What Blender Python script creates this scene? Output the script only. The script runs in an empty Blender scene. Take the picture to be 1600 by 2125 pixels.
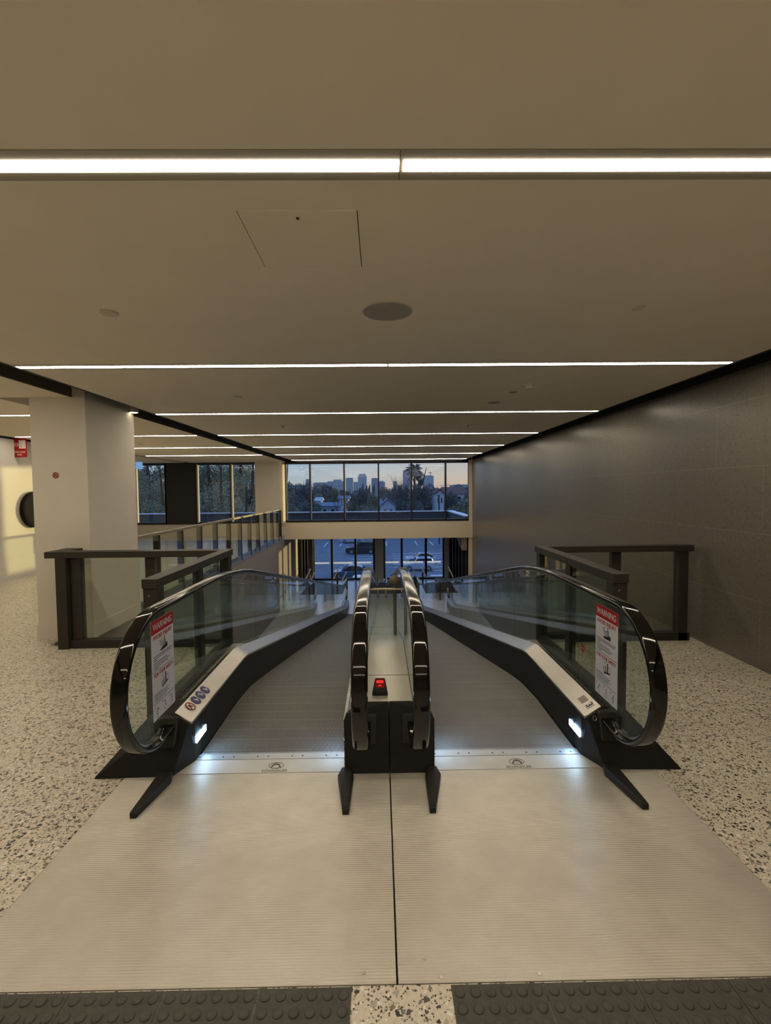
import bpy, bmesh, math, random
from mathutils import Vector, Matrix

random.seed(7)
S = bpy.context.scene
COL = S.collection
R = math.radians

# ------------------------------------------------------------------ camera
EYE = Vector((0, 0, 1.63))
yaw, pitch, roll = 0.01157, 0.04558, 0.0095
fw = Vector((math.sin(yaw) * math.cos(pitch), math.cos(yaw) * math.cos(pitch), -math.sin(pitch)))
rt0 = Vector((math.cos(yaw), -math.sin(yaw), 0))
up0 = rt0.cross(fw)
rt = rt0 * math.cos(roll) - up0 * math.sin(roll)
up = rt0 * math.sin(roll) + up0 * math.cos(roll)
cd = bpy.data.cameras.new('camera')
cam = bpy.data.objects.new('camera', cd)
COL.objects.link(cam)
m = Matrix((rt, up, -fw)).transposed().to_4x4()
m.translation = EYE
cam.matrix_world = m
cd.sensor_fit = 'HORIZONTAL'
cd.sensor_width = 36
cd.lens = 22.5
cd.clip_start = 0.05
cd.clip_end = 6000
S.camera = cam

# ------------------------------------------------------------------ view, world, sun
S.view_settings.view_transform = 'Standard'
S.view_settings.look = 'None'
S.view_settings.gamma = 1
S.view_settings.use_curve_mapping = False
S.view_settings.exposure = 0.0
try:
    S.cycles.use_denoising = True
    S.cycles.max_bounces = 12
    S.cycles.transparent_max_bounces = 40
    S.cycles.glossy_bounces = 6
    S.cycles.caustics_reflective = False
    S.cycles.caustics_refractive = False
    S.cycles.sample_clamp_indirect = 4
except Exception:
    pass

LED_W = 32.5            # ceiling strip radiance
SKY_W = 1.0
SUN_W = 3.2
SUN_AZ, SUN_EL = R(47.0), R(2.15)

W = bpy.data.worlds.new('evening_sky')
S.world = W
W.use_nodes = True
nt = W.node_tree
nt.nodes.clear()


def N(t, ty, **kw):
    n = t.nodes.new(ty)
    for k, v in kw.items():
        if k in n.inputs.keys() if isinstance(k, str) else False:
            n.inputs[k].default_value = v
        else:
            setattr(n, k, v)
    return n


def ramp(t, stops, fac=None, interp='LINEAR'):
    n = t.nodes.new('ShaderNodeValToRGB')
    n.color_ramp.interpolation = interp
    e = n.color_ramp.elements
    while len(e) > 1:
        e.remove(e[-1])
    e[0].position, e[0].color = stops[0][0], (*stops[0][1], 1)
    for p, c in stops[1:]:
        q = e.new(p)
        q.color = (*c, 1)
    if fac is not None:
        t.links.new(fac, n.inputs[0])
    return n.outputs[0]


tc = N(nt, 'ShaderNodeTexCoord')
sx = N(nt, 'ShaderNodeSeparateXYZ')
nt.links.new(tc.outputs['Generated'], sx.inputs[0])
mr = N(nt, 'ShaderNodeMapRange')
nt.links.new(sx.outputs['Z'], mr.inputs[0])
mr.inputs[1].default_value, mr.inputs[2].default_value = -0.05, 0.6
left_c = ramp(nt, [(0, (.20, .20, .22)), (.077, (.60, .56, .52)), (.11, (.52, .58, .60)), (.17, (.40, .54, .66)), (.35, (.42, .62, 1.0)), (1, (.36, .62, 1.25))], mr.outputs[0])
right_c = ramp(nt, [(0, (.24, .20, .18)), (.077, (.78, .55, .38)), (.115, (.74, .60, .46)), (.17, (.60, .60, .56)), (.35, (.44, .62, 1.0)), (1, (.36, .62, 1.25))], mr.outputs[0])
mx = N(nt, 'ShaderNodeMapRange')
nt.links.new(sx.outputs['X'], mx.inputs[0])
mx.inputs[1].default_value, mx.inputs[2].default_value = -0.2, 0.2
mix = N(nt, 'ShaderNodeMix', data_type='RGBA')
nt.links.new(mx.outputs[0], mix.inputs[0])
nt.links.new(left_c, mix.inputs[6])
nt.links.new(right_c, mix.inputs[7])
bg = N(nt, 'ShaderNodeBackground')
bg.inputs[1].default_value = SKY_W
nt.links.new(mix.outputs[2], bg.inputs[0])
wo = N(nt, 'ShaderNodeOutputWorld')
nt.links.new(bg.outputs[0], wo.inputs[0])

sl = bpy.data.lights.new('low_sun', 'SUN')
sl.energy = SUN_W
sl.color = (1.0, .75, .28)
sl.angle = R(0.6)
sun = bpy.data.objects.new('low_sun', sl)
COL.objects.link(sun)
sdir = -Vector((math.sin(SUN_AZ) * math.cos(SUN_EL), math.cos(SUN_AZ) * math.cos(SUN_EL), math.sin(SUN_EL)))
sun.rotation_euler = sdir.to_track_quat('-Z', 'Y').to_euler()

# ------------------------------------------------------------------ materials
MATS = {}


def pbr(name, col, rough=.5, metal=0.0, spec=.5, coat=0.0, noise=None, bump=None, emit=None, estr=0):
    m = bpy.data.materials.new(name)
    m.use_nodes = True
    t = m.node_tree
    b = t.nodes['Principled BSDF']
    b.inputs['Base Color'].default_value = (*col, 1)
    b.inputs['Roughness'].default_value = rough
    b.inputs['Metallic'].default_value = metal
    b.inputs['Specular IOR Level'].default_value = spec
    b.inputs['Coat Weight'].default_value = coat
    b.inputs['Coat Roughness'].default_value = .05
    if emit:
        b.inputs['Emission Color'].default_value = (*emit, 1)
        b.inputs['Emission Strength'].default_value = estr
    if noise or bump:
        c = N(t, 'ShaderNodeTexCoord')
        nz = N(t, 'ShaderNodeTexNoise')
        sc, amt = noise if noise else bump
        nz.inputs['Scale'].default_value = sc
        nz.inputs['Detail'].default_value = 4
        t.links.new(c.outputs['Object'], nz.inputs['Vector'])
        if noise:
            lo = tuple(x * (1 - amt) for x in col)
            hi = tuple(min(1, x * (1 + amt)) for x in col)
            t.links.new(ramp(t, [(.3, lo), (.7, hi)], nz.outputs[0]), b.inputs['Base Color'])
        if bump:
            bp = N(t, 'ShaderNodeBump')
            bp.inputs['Strength'].default_value = bump[1]
            bp.inputs['Distance'].default_value = .01
            t.links.new(nz.outputs[0], bp.inputs['Height'])
            t.links.new(bp.outputs[0], b.inputs['Normal'])
    MATS[name] = m
    return m


def emis(name, col, s):
    m = bpy.data.materials.new(name)
    m.use_nodes = True
    t = m.node_tree
    t.nodes.clear()
    e = N(t, 'ShaderNodeEmission')
    e.inputs[0].default_value = (*col, 1)
    e.inputs[1].default_value = s
    o = N(t, 'ShaderNodeOutputMaterial')
    t.links.new(e.outputs[0], o.inputs[0])
    MATS[name] = m
    return m


def glass(name, tint, refl=1.0, ior=1.5):
    m = bpy.data.materials.new(name)
    m.use_nodes = True
    t = m.node_tree
    t.nodes.clear()
    tr = N(t, 'ShaderNodeBsdfTransparent')
    tr.inputs[0].default_value = (*tint, 1)
    gl = N(t, 'ShaderNodeBsdfGlossy')
    gl.inputs[0].default_value = (refl, refl, refl, 1)
    gl.inputs['Roughness'].default_value = 0.0
    lw = N(t, 'ShaderNodeLayerWeight')
    lw.inputs[0].default_value = .5
    pw = N(t, 'ShaderNodeMath', operation='POWER')
    pw.inputs[1].default_value = 5
    t.links.new(lw.outputs['Facing'], pw.inputs[0])
    fr = N(t, 'ShaderNodeMath', operation='MULTIPLY_ADD')
    fr.inputs[1].default_value, fr.inputs[2].default_value = .95, .042
    t.links.new(pw.outputs[0], fr.inputs[0])
    mi = N(t, 'ShaderNodeMixShader')
    t.links.new(fr.outputs[0], mi.inputs[0])
    t.links.new(tr.outputs[0], mi.inputs[1])
    t.links.new(gl.outputs[0], mi.inputs[2])
    o = N(t, 'ShaderNodeOutputMaterial')
    t.links.new(mi.outputs[0], o.inputs[0])
    MATS[name] = m
    return m


def terrazzo():
    m = pbr('terrazzo', (.6, .55, .45), .35)
    t = m.node_tree
    b = t.nodes['Principled BSDF']
    c = N(t, 'ShaderNodeTexCoord')
    prev = None
    nz = N(t, 'ShaderNodeTexNoise')
    nz.inputs['Scale'].default_value = 60
    t.links.new(c.outputs['Object'], nz.inputs['Vector'])
    prev = ramp(t, [(.3, (.60, .545, .44)), (.7, (.69, .63, .52))], nz.outputs[0])
    for sc, thr, dens, off in ((125, .10, .32, 3.1), (54, .12, .33, 0.0)):
        mp = N(t, 'ShaderNodeMapping')
        mp.inputs['Location'].default_value = (off, off * .7, 0.013)
        nd = N(t, 'ShaderNodeTexNoise')
        nd.inputs['Scale'].default_value = sc * .9
        t.links.new(c.outputs['Object'], nd.inputs['Vector'])
        va = N(t, 'ShaderNodeVectorMath', operation='SCALE')
        va.inputs['Scale'].default_value = .35 / sc
        t.links.new(nd.outputs['Color'], va.inputs[0])
        vb = N(t, 'ShaderNodeVectorMath', operation='ADD')
        t.links.new(c.outputs['Object'], vb.inputs[0])
        t.links.new(va.outputs[0], vb.inputs[1])
        t.links.new(vb.outputs[0], mp.inputs[0])
        v1 = N(t, 'ShaderNodeTexVoronoi', feature='F1')
        v1.inputs['Scale'].default_value = sc
        v2 = N(t, 'ShaderNodeTexVoronoi', feature='DISTANCE_TO_EDGE')
        v2.inputs['Scale'].default_value = sc
        t.links.new(mp.outputs[0], v1.inputs['Vector'])
        t.links.new(mp.outputs[0], v2.inputs['Vector'])
        sp = N(t, 'ShaderNodeSeparateColor')
        t.links.new(v1.outputs['Color'], sp.inputs[0])
        g1 = N(t, 'ShaderNodeMath', operation='GREATER_THAN')
        g1.inputs[1].default_value = thr
        t.links.new(v2.outputs['Distance'], g1.inputs[0])
        g2 = N(t, 'ShaderNodeMath', operation='LESS_THAN')
        g2.inputs[1].default_value = dens
        t.links.new(sp.outputs[0], g2.inputs[0])
        mu = N(t, 'ShaderNodeMath', operation='MULTIPLY')
        t.links.new(g1.outputs[0], mu.inputs[0])
        t.links.new(g2.outputs[0], mu.inputs[1])
        cc = ramp(t, [(0, (.03, .026, .02)), (.26, (.08, .07, .055)), (.46, (.22, .17, .11)), (.58, (.17, .165, .15)), (.74, (.42, .38, .31)), (.88, (.80, .77, .70))], sp.outputs[1], 'CONSTANT')
        mi = N(t, 'ShaderNodeMix', data_type='RGBA')
        t.links.new(mu.outputs[0], mi.inputs[0])
        t.links.new(prev, mi.inputs[6])
        t.links.new(cc, mi.inputs[7])
        prev = mi.outputs[2]
    t.links.new(prev, b.inputs['Base Color'])
    return m


def wall_tile():
    m = pbr('grey_wall_tile', (.12, .11, .095), .30, spec=.6)
    t = m.node_tree
    b = t.nodes['Principled BSDF']
    c = N(t, 'ShaderNodeTexCoord')
    sp = N(t, 'ShaderNodeSeparateXYZ')
    t.links.new(c.outputs['Object'], sp.inputs[0])
    cb = N(t, 'ShaderNodeCombineXYZ')
    t.links.new(sp.outputs['Y'], cb.inputs['X'])
    t.links.new(sp.outputs['Z'], cb.inputs['Y'])
    br = N(t, 'ShaderNodeTexBrick')
    br.offset = .5
    br.inputs['Scale'].default_value = 1.0
    br.inputs['Brick Width'].default_value = 1.2
    br.inputs['Row Height'].default_value = .605
    br.inputs['Mortar Size'].default_value = .0022
    br.inputs['Mortar Smooth'].default_value = 0
    br.inputs['Color1'].default_value = (.138, .123, .098, 1)
    br.inputs['Color2'].default_value = (.147, .131, .106, 1)
    br.inputs['Mortar'].default_value = (.23, .215, .185, 1)
    t.links.new(cb.outputs[0], br.inputs['Vector'])
    v = N(t, 'ShaderNodeTexVoronoi', feature='F1')
    v.inputs['Scale'].default_value = 55
    t.links.new(c.outputs['Object'], v.inputs['Vector'])
    s2 = N(t, 'ShaderNodeSeparateColor')
    t.links.new(v.outputs['Color'], s2.inputs[0])
    k = ramp(t, [(0, (.78, .78, .78)), (.12, (.93, .93, .93)), (.3, (1, 1, 1)), (.9, (1.0, 1.0, 1.0)), (.95, (1.18, 1.18, 1.18))], s2.outputs[0], 'CONSTANT')
    mi = N(t, 'ShaderNodeMix', data_type='RGBA', blend_type='MULTIPLY')
    mi.inputs[0].default_value = 1
    t.links.new(br.outputs['Color'], mi.inputs[6])
    t.links.new(k, mi.inputs[7])
    t.links.new(mi.outputs[2], b.inputs['Base Color'])
    return m


def facade(name, col, dark, sx_, sz_):
    """distant building face: rows of small windows"""
    m = pbr(name, col, .8)
    t = m.node_tree
    b = t.nodes['Principled BSDF']
    c = N(t, 'ShaderNodeTexCoord')
    sp = N(t, 'ShaderNodeSeparateXYZ')
    t.links.new(c.outputs['Object'], sp.inputs[0])
    ad = N(t, 'ShaderNodeMath', operation='ADD')
    t.links.new(sp.outputs['X'], ad.inputs[0])
    t.links.new(sp.outputs['Y'], ad.inputs[1])
    cb = N(t, 'ShaderNodeCombineXYZ')
    t.links.new(ad.outputs[0], cb.inputs['X'])
    t.links.new(sp.outputs['Z'], cb.inputs['Y'])
    br = N(t, 'ShaderNodeTexBrick')
    br.offset = 0
    br.inputs['Scale'].default_value = 1
    br.inputs['Brick Width'].default_value = sx_
    br.inputs['Row Height'].default_value = sz_
    br.inputs['Mortar Size'].default_value = sz_ * .28
    br.inputs['Color1'].default_value = (*dark, 1)
    br.inputs['Color2'].default_value = (*[x * 1.25 for x in dark], 1)
    br.inputs['Mortar'].default_value = (*col, 1)
    t.links.new(cb.outputs[0], br.inputs['Vector'])
    t.links.new(br.outputs['Color'], b.inputs['Base Color'])
    return m


terrazzo()
wall_tile()
pbr('ceiling_paint', (.87, .80, .665), .85, noise=(3, .02))
pbr('wall_paint', (.66, .62, .54), .7, noise=(4, .02))
pbr('beam_paint', (.80, .69, .52), .7)
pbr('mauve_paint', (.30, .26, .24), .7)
pbr('white_paint', (.62, .60, .56), .6)
pbr('slot_black', (.006, .006, .006), .6)
pbr('slot_grey', (.16, .145, .115), .6)
pbr('light_trim', (.34, .31, .25), .55)
emis('led_white', (1.0, .86, .67), LED_W)
emis('skirt_led', (.42, .68, 1.0), 52)
emis('red_glow', (1.0, .05, .04), .8)
pbr('red_lens', (.16, .005, .006), .25, emit=(1, .02, .02), estr=.06)
emis('exit_blue', (.22, .42, .70), .8)
emis('lamp_glow', (1, .85, .6), 6)
emis('red_dot', (1, .10, .03), 1.5)
pbr('rubber', (.004, .0036, .0032), .07, spec=.5)
pbr('black_paint', (.011, .0105, .009), .45, spec=.3)
pbr('skirt_black', (.010, .010, .011), .42, spec=.22)
pbr('steel', (.47, .45, .41), .27, metal=1.0, noise=(25, .05))
pbr('steel_satin', (.66, .62, .54), .30, metal=.6)
pbr('steel_bright', (.72, .74, .76), .3, metal=.8)
pbr('aluminium', (.61, .575, .505), .38, metal=.55, noise=(7, .06))
pbr('comb_plate_metal', (.60, .565, .50), .55, metal=.35, noise=(7, .06))
pbr('comb_metal', (.50, .52, .54), .36, metal=.6)
pbr('pallet_metal', (.36, .345, .32), .42, metal=.15, noise=(3, .05))
pbr('groove_black', (.02, .02, .02), .8)
pbr('bronze', (.034, .030, .023), .45, spec=.28)
pbr('bronze_dark', (.016, .014, .011), .5)
pbr('pewter', (.30, .26, .19), .45, metal=.4)
pbr('silver_trim', (.45, .45, .45), .35, metal=.7)
pbr('frame_black', (.010, .010, .011), .4)
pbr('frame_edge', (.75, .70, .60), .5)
pbr('tactile_rubber', (.060, .058, .048), .6, noise=(30, .2))
pbr('red_sign', (.34, .012, .012), .5, spec=.2)
pbr('white_sign', (.52, .51, .52), .5, spec=.2)
pbr('black_ink', (.010, .010, .012), .5)
pbr('grey_ink', (.05, .05, .055), .6)
pbr('blue_ink', (.022, .025, .12), .45)
pbr('pink_sticker', (.40, .25, .20), .5)
pbr('label_white', (.70, .69, .66), .5)
pbr('grille_grey', (.36, .34, .30), .7)
pbr('plastic_white', (.62, .57, .47), .5)
pbr('gap_dark', (.03, .027, .02), .8)
pbr('ball_brown', (.16, .12, .075), .5)
pbr('brass', (.85, .75, .50), .25, metal=1)
pbr('tile_light', (.74, .75, .77), .16, noise=(2, .06))
pbr('mat_dark', (.03, .03, .033), .8)
pbr('timber', (.25, .10, .04), .5)
pbr('hose_black', (.010, .009, .008), .7, spec=.1)
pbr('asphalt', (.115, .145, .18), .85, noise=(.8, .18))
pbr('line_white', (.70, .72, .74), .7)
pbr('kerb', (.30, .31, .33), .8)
pbr('hedge', (.020, .030, .018), .9, noise=(2, .4))
pbr('trunk', (.075, .062, .05), .9)
pbr('trunk_pale', (.36, .33, .29), .8)
pbr('twig', (.060, .050, .045), .9)
pbr('leaf_dark', (.155, .175, .165), .8, noise=(.4, .4))  # leaf colours are lightened to carry the haze over distant trees
pbr('leaf_mid', (.21, .235, .16), .8, noise=(.4, .4))
pbr('leaf_olive', (.26, .245, .16), .8, noise=(.4, .4))
pbr('roof_red', (.14, .065, .05), .8)
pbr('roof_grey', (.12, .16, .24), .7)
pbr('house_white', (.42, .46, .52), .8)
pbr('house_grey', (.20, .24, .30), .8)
pbr('cladding_dark', (.02, .02, .022), .6)
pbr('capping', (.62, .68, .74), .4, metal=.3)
pbr('parapet_grey', (.055, .062, .07), .7)
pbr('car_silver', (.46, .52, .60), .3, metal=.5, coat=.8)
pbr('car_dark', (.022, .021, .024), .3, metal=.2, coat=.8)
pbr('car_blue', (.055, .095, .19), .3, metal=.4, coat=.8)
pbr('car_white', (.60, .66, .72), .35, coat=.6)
pbr('car_window', (.018, .020, .024), .12, spec=.6)
pbr('tyre', (.012, .012, .012), .8)
pbr('rim', (.30, .33, .36), .35, metal=.7)
pbr('car_lamp', (.60, .62, .64), .2)
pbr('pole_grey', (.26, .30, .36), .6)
facade('tower_pale', (.44, .42, .40), (.32, .32, .33), 5, 4)  # distance haze is put into the greyed tower colours
facade('tower_mid', (.35, .345, .35), (.26, .265, .28), 6, 4)
facade('tower_warm', (.42, .35, .335), (.34, .29, .29), 4, 4)
m = bpy.data.materials.new('frosted_film')
m.use_nodes = True
t = m.node_tree
b = t.nodes['Principled BSDF']
b.inputs['Base Color'].default_value = (.75, .84, .98, 1)
b.inputs['Roughness'].default_value = .7
tl = N(t, 'ShaderNodeBsdfTranslucent')
tl.inputs[0].default_value = (.96, .98, 1, 1)
mi = N(t, 'ShaderNodeMixShader')
mi.inputs[0].default_value = .85
t.links.new(b.outputs[0], mi.inputs[1])
t.links.new(tl.outputs[0], mi.inputs[2])
t.links.new(mi.outputs[0], t.nodes['Material Output'].inputs[0])
MATS['frosted_film'] = m
glass('balustrade_glass', (.88, .93, .915))
glass('rail_glass', (.88, .905, .85))
glass('window_glass', (.90, .93, .96), refl=.45)
glass('dark_glass', (.16, .18, .20))

# ------------------------------------------------------------------ mesh helpers


class MB:
    def __init__(self):
        self.bm = bmesh.new()

    def quad(self, *pts):
        vs = [self.bm.verts.new(p) for p in pts]
        return self.bm.faces.new(vs)

    def box(self, x0, x1, y0, y1, z0, z1):
        v = [self.bm.verts.new((x, y, z)) for x in (x0, x1) for y in (y0, y1) for z in (z0, z1)]
        for f in ((0, 1, 3, 2), (4, 6, 7, 5), (0, 4, 5, 1), (2, 3, 7, 6), (0, 2, 6, 4), (1, 5, 7, 3)):
            self.bm.faces.new([v[i] for i in f])
        return self

    def obox(self, c, ax, ay, az):
        c, ax, ay, az = map(Vector, (c, ax, ay, az))
        v = [self.bm.verts.new(c + ax * i + ay * j + az * k) for i in (-1, 1) for j in (-1, 1) for k in (-1, 1)]
        for f in ((0, 1, 3, 2), (4, 6, 7, 5), (0, 4, 5, 1), (2, 3, 7, 6), (0, 2, 6, 4), (1, 5, 7, 3)):
            self.bm.faces.new([v[i] for i in f])
        return self

    def prism(self, poly, ax, a0, a1):
        """poly: 2-D points; extruded along axis ax (0,1,2) from a0 to a1"""
        def P(p, a):
            q = list(p)
            q.insert(ax, a)
            return q
        b = [self.bm.verts.new(P(p, a0)) for p in poly]
        t = [self.bm.verts.new(P(p, a1)) for p in poly]
        self.bm.faces.new(b)
        self.bm.faces.new(t[::-1])
        n = len(poly)
        for i in range(n):
            j = (i + 1) % n
            self.bm.faces.new((b[i], t[i], t[j], b[j]))
        return self

    def hull(self, pts):
        vs = [self.bm.verts.new(p) for p in pts]
        r = bmesh.ops.convex_hull(self.bm, input=vs)
        bmesh.ops.delete(self.bm, geom=[g for g in r['geom_interior'] if isinstance(g, bmesh.types.BMVert)], context='VERTS')
        return self

    def tube(self, pts, r, seg=8, closed=False, r1=None):
        pts = [Vector(p) for p in pts]
        n = len(pts)
        rings = []
        for i, p in enumerate(pts):
            a = pts[(i - 1) % n] if (closed or i > 0) else p
            b = pts[(i + 1) % n] if (closed or i < n - 1) else p
            d = (b - a).normalized()
            u = d.orthogonal().normalized() if not rings else (lu - d * lu.dot(d)).normalized()
            lu = u
            w = d.cross(u)
            rr = r if r1 is None else r + (r1 - r) * i / (n - 1)
            rings.append([self.bm.verts.new(p + (u * math.cos(2 * math.pi * k / seg) + w * math.sin(2 * math.pi * k / seg)) * rr) for k in range(seg)])
        for i in range(n if closed else n - 1):
            A, B = rings[i], rings[(i + 1) % n]
            for k in range(seg):
                self.bm.faces.new((A[k], A[(k + 1) % seg], B[(k + 1) % seg], B[k]))
        if not closed:
            self.bm.faces.new(rings[0][::-1])
            self.bm.faces.new(rings[-1])
        return self

    def lathe(self, prof, c, axis='z', seg=24):
        """prof [(r, h)...] around axis through c"""
        c = Vector(c)
        rings = []
        for r, h in prof:
            ring = []
            for k in range(seg):
                a = 2 * math.pi * k / seg
                if axis == 'z':
                    o = Vector((r * math.cos(a), r * math.sin(a), h))
                elif axis == 'y':
                    o = Vector((r * math.cos(a), h, r * math.sin(a)))
                else:
                    o = Vector((h, r * math.cos(a), r * math.sin(a)))
                ring.append(self.bm.verts.new(c + o))
            rings.append(ring)
        for A, B in zip(rings, rings[1:]):
            for k in range(seg):
                self.bm.faces.new((A[k], A[(k + 1) % seg], B[(k + 1) % seg], B[k]))
        self.bm.faces.new(rings[0][::-1])
        self.bm.faces.new(rings[-1])
        return self

    def sweep(self, path, prof, x, cap=True):
        """path [(y,z)], prof [(dx, dn)] swept in the plane x"""
        rings = []
        n = len(path)
        for i in range(n):
            a = path[max(0, i - 1)]
            b = path[min(n - 1, i + 1)]
            ty, tz = b[0] - a[0], b[1] - a[1]
            l = math.hypot(ty, tz)
            ny, nz = -tz / l, ty / l
            rings.append([self.bm.verts.new((x + dx, path[i][0] + ny * dn, path[i][1] + nz * dn)) for dx, dn in prof])
        k = len(prof)
        for A, B in zip(rings, rings[1:]):
            for j in range(k):
                self.bm.faces.new((A[j], A[(j + 1) % k], B[(j + 1) % k], B[j]))
        if cap:
            self.bm.faces.new(rings[0][::-1])
            self.bm.faces.new(rings[-1])
        return self

    def build(self, name, mat, parent=None, smooth=None, bevel=0):
        bm = self.bm
        bmesh.ops.recalc_face_normals(bm, faces=bm.faces)
        me = bpy.data.meshes.new(name)
        bm.to_mesh(me)
        bm.free()
        me.materials.append(MATS[mat] if isinstance(mat, str) else mat)
        if smooth:
            me.shade_smooth()
            me.set_sharp_from_angle(angle=R(smooth))
        o = bpy.data.objects.new(name, me)
        COL.objects.link(o)
        if bevel:
            b = o.modifiers.new('bevel', 'BEVEL')
            b.width = bevel
            b.segments = 2
            b.limit_method = 'ANGLE'
        if parent:
            adopt(o, parent)
        return o


def adopt(o, parent):
    o.parent = parent
    w = Matrix.Translation((0, 0, 0))
    p = parent
    loc = Vector((0, 0, 0))
    bpy.context.view_layer.update()
    o.matrix_parent_inverse = parent.matrix_world.inverted()


def tag(o, label, cat, group=None, kind=None):
    o['label'] = label
    o['category'] = cat
    if group:
        o['group'] = group
    if kind:
        o['kind'] = kind
    return o


def thing(name, label, cat, loc=(0, 0, 0), group=None):
    o = bpy.data.objects.new(name, None)
    o.location = loc
    COL.objects.link(o)
    bpy.context.view_layer.update()
    return tag(o, label, cat, group)


def struct(o, label=None):
    o['kind'] = 'structure'
    if label:
        o['label'] = label
    return o


def kids(o):
    return [c for c in bpy.data.objects if c.parent == o]


def dup(o, loc=None, rotz=None, label=None, group=None, scale=None):
    r = o.copy()
    COL.objects.link(r)
    if loc is not None:
        r.location = loc
    if rotz is not None:
        r.rotation_euler = (0, 0, rotz)
    if scale is not None:
        r.scale = scale
    if label:
        r['label'] = label
    if group:
        r['group'] = group
    for c in kids(o):
        d = c.copy()
        COL.objects.link(d)
        d.parent = r
        for g in kids(c):
            e = g.copy()
            COL.objects.link(e)
            e.parent = d
    return r


def text_mesh(body, size, origin, u, v, mat, parent, name, align='CENTER', width=None, depth=.0004):
    """text laid out along u, up along v, at origin"""
    cu = bpy.data.curves.new(name, 'FONT')
    cu.body = body
    cu.size = size
    cu.align_x = align
    cu.align_y = 'CENTER'
    cu.extrude = depth
    cu.offset = size * .012
    o = bpy.data.objects.new(name + '_text', cu)
    COL.objects.link(o)
    dg = bpy.context.evaluated_depsgraph_get()
    me = bpy.data.meshes.new_from_object(o.evaluated_get(dg))
    COL.objects.unlink(o)
    bpy.data.objects.remove(o)
    bpy.data.curves.remove(cu)
    u, v = Vector(u), Vector(v)
    n = u.cross(v)
    k = 1.0
    if width and len(me.vertices):
        xs = [q.co.x for q in me.vertices]
        k = width / (max(xs) - min(xs))
    M = Matrix((u * k, v, n)).transposed().to_4x4()
    M.translation = Vector(origin)
    me.transform(M)
    me.materials.clear()
    me.materials.append(MATS[mat])
    me.name = name
    r = bpy.data.objects.new(name, me)
    COL.objects.link(r)
    if parent:
        adopt(r, parent)
    return r


# ------------------------------------------------------------------ constants of the place
XC = 0.042             # axis between the two moving walks
CEIL = 2.68
XL_SLOT, XR_SLOT = -3.03, 3.02
XR = 3.37              # tiled wall
XHOSE = -6.98          # far left hall wall
YEND = 17.6            # upper window wall
LOW = -2.55            # lower floor
YFAC = 22.4            # lower glazed front
SLOPE = 0.2126
Y0 = 3.95
YB = Y0 + (-LOW) / SLOPE


def zwalk(y, w=.4, h=0.0):
    """height of the walk line with offset h and rounded kinks of half width w"""
    a, b = Y0 + .105 * h, YB + .105 * h
    if y < a - w:
        z = 0
    elif y < a + w:
        z = -SLOPE * (y - a + w) ** 2 / (4 * w)
    elif y < b - w:
        z = -SLOPE * (y - a)
    elif y < b + w:
        z = LOW + SLOPE * (b + w - y) ** 2 / (4 * w)
    else:
        z = LOW
    return z + h


def ysamples(y0, y1, w=.5, h=0):
    ys = [y0]
    for k in (Y0 + .105 * h, YB + .105 * h):
        ys += [k - w + 2 * w * i / 12 for i in range(13)]
    ys.append(y1)
    return sorted(set(round(q, 4) for q in ys if y0 <= q <= y1))


# ------------------------------------------------------------------ setting: floors
f = MB()
f.box(-11, XR, -7, 1.515, -.12, 0)
f.box(-11, -1.476, 1.515, 2.72, -.12, 0)
f.box(1.560, XR, 1.515, 2.72, -.12, 0)
f.box(-11, -1.315, 2.72, 5.12, -.12, 0)
f.box(1.399, XR, 2.72, 5.12, -.12, 0)
f.box(-11, -3.5, 5.12, YEND, -.12, 0)
struct(f.build('floor', 'terrazzo'), 'cream terrazzo floor with dark chips')
struct(MB().box(-1.476, 1.56, 1.515, 2.72, -.12, -.035).build('floor_lower_screed', 'black_paint'))
struct(MB().box(-3.6, XR, -7, YFAC + .1, LOW - .2, LOW).build('floor_lower', 'tile_light'), 'pale floor of the lower level')
f = MB()
f.box(-3.53, -3.49, 5.12, YEND, -.14, .03)
struct(f.build('trim_1', 'silver_trim'), 'metal edge of the floor along the void')

# walls
struct(MB().box(XR, XR + .2, -7, YEND + .2, LOW, 2.71).build('wall_right', 'grey_wall_tile'), 'dark grey speckled tile wall')
struct(MB().box(-11, XR + .2, -7.2, -7, LOW, 3).build('wall_back', 'wall_paint'))
struct(MB().box(XHOSE - .2, XHOSE, -7, 12.6, 0, 2.66).build('wall_left', 'white_paint'), 'white wall at the far left with sun on it')
struct(MB().box(-11, -10.8, 12.4, YEND, 0, 3).box(-11, XHOSE - .05, 12.4, 12.6, 0, 2.66).build('wall_left_return', 'wall_paint'))
struct(MB().box(XHOSE - .01, XHOSE + .012, -7, 12.6, 0, .42).build('baseboard_left', 'white_paint'))
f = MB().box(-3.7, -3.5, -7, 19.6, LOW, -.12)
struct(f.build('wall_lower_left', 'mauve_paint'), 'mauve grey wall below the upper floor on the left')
# column
f = MB().box(-3.83, -3.22, 5.37, 6.42, 0, CEIL + .15)
struct(f.build('column', 'wall_paint', bevel=.006), 'pale square column behind the left railing')
struct(MB().box(-3.838, -3.212, 5.362, 6.43, 0, .16).build('baseboard_column', 'wall_paint'))

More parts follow.
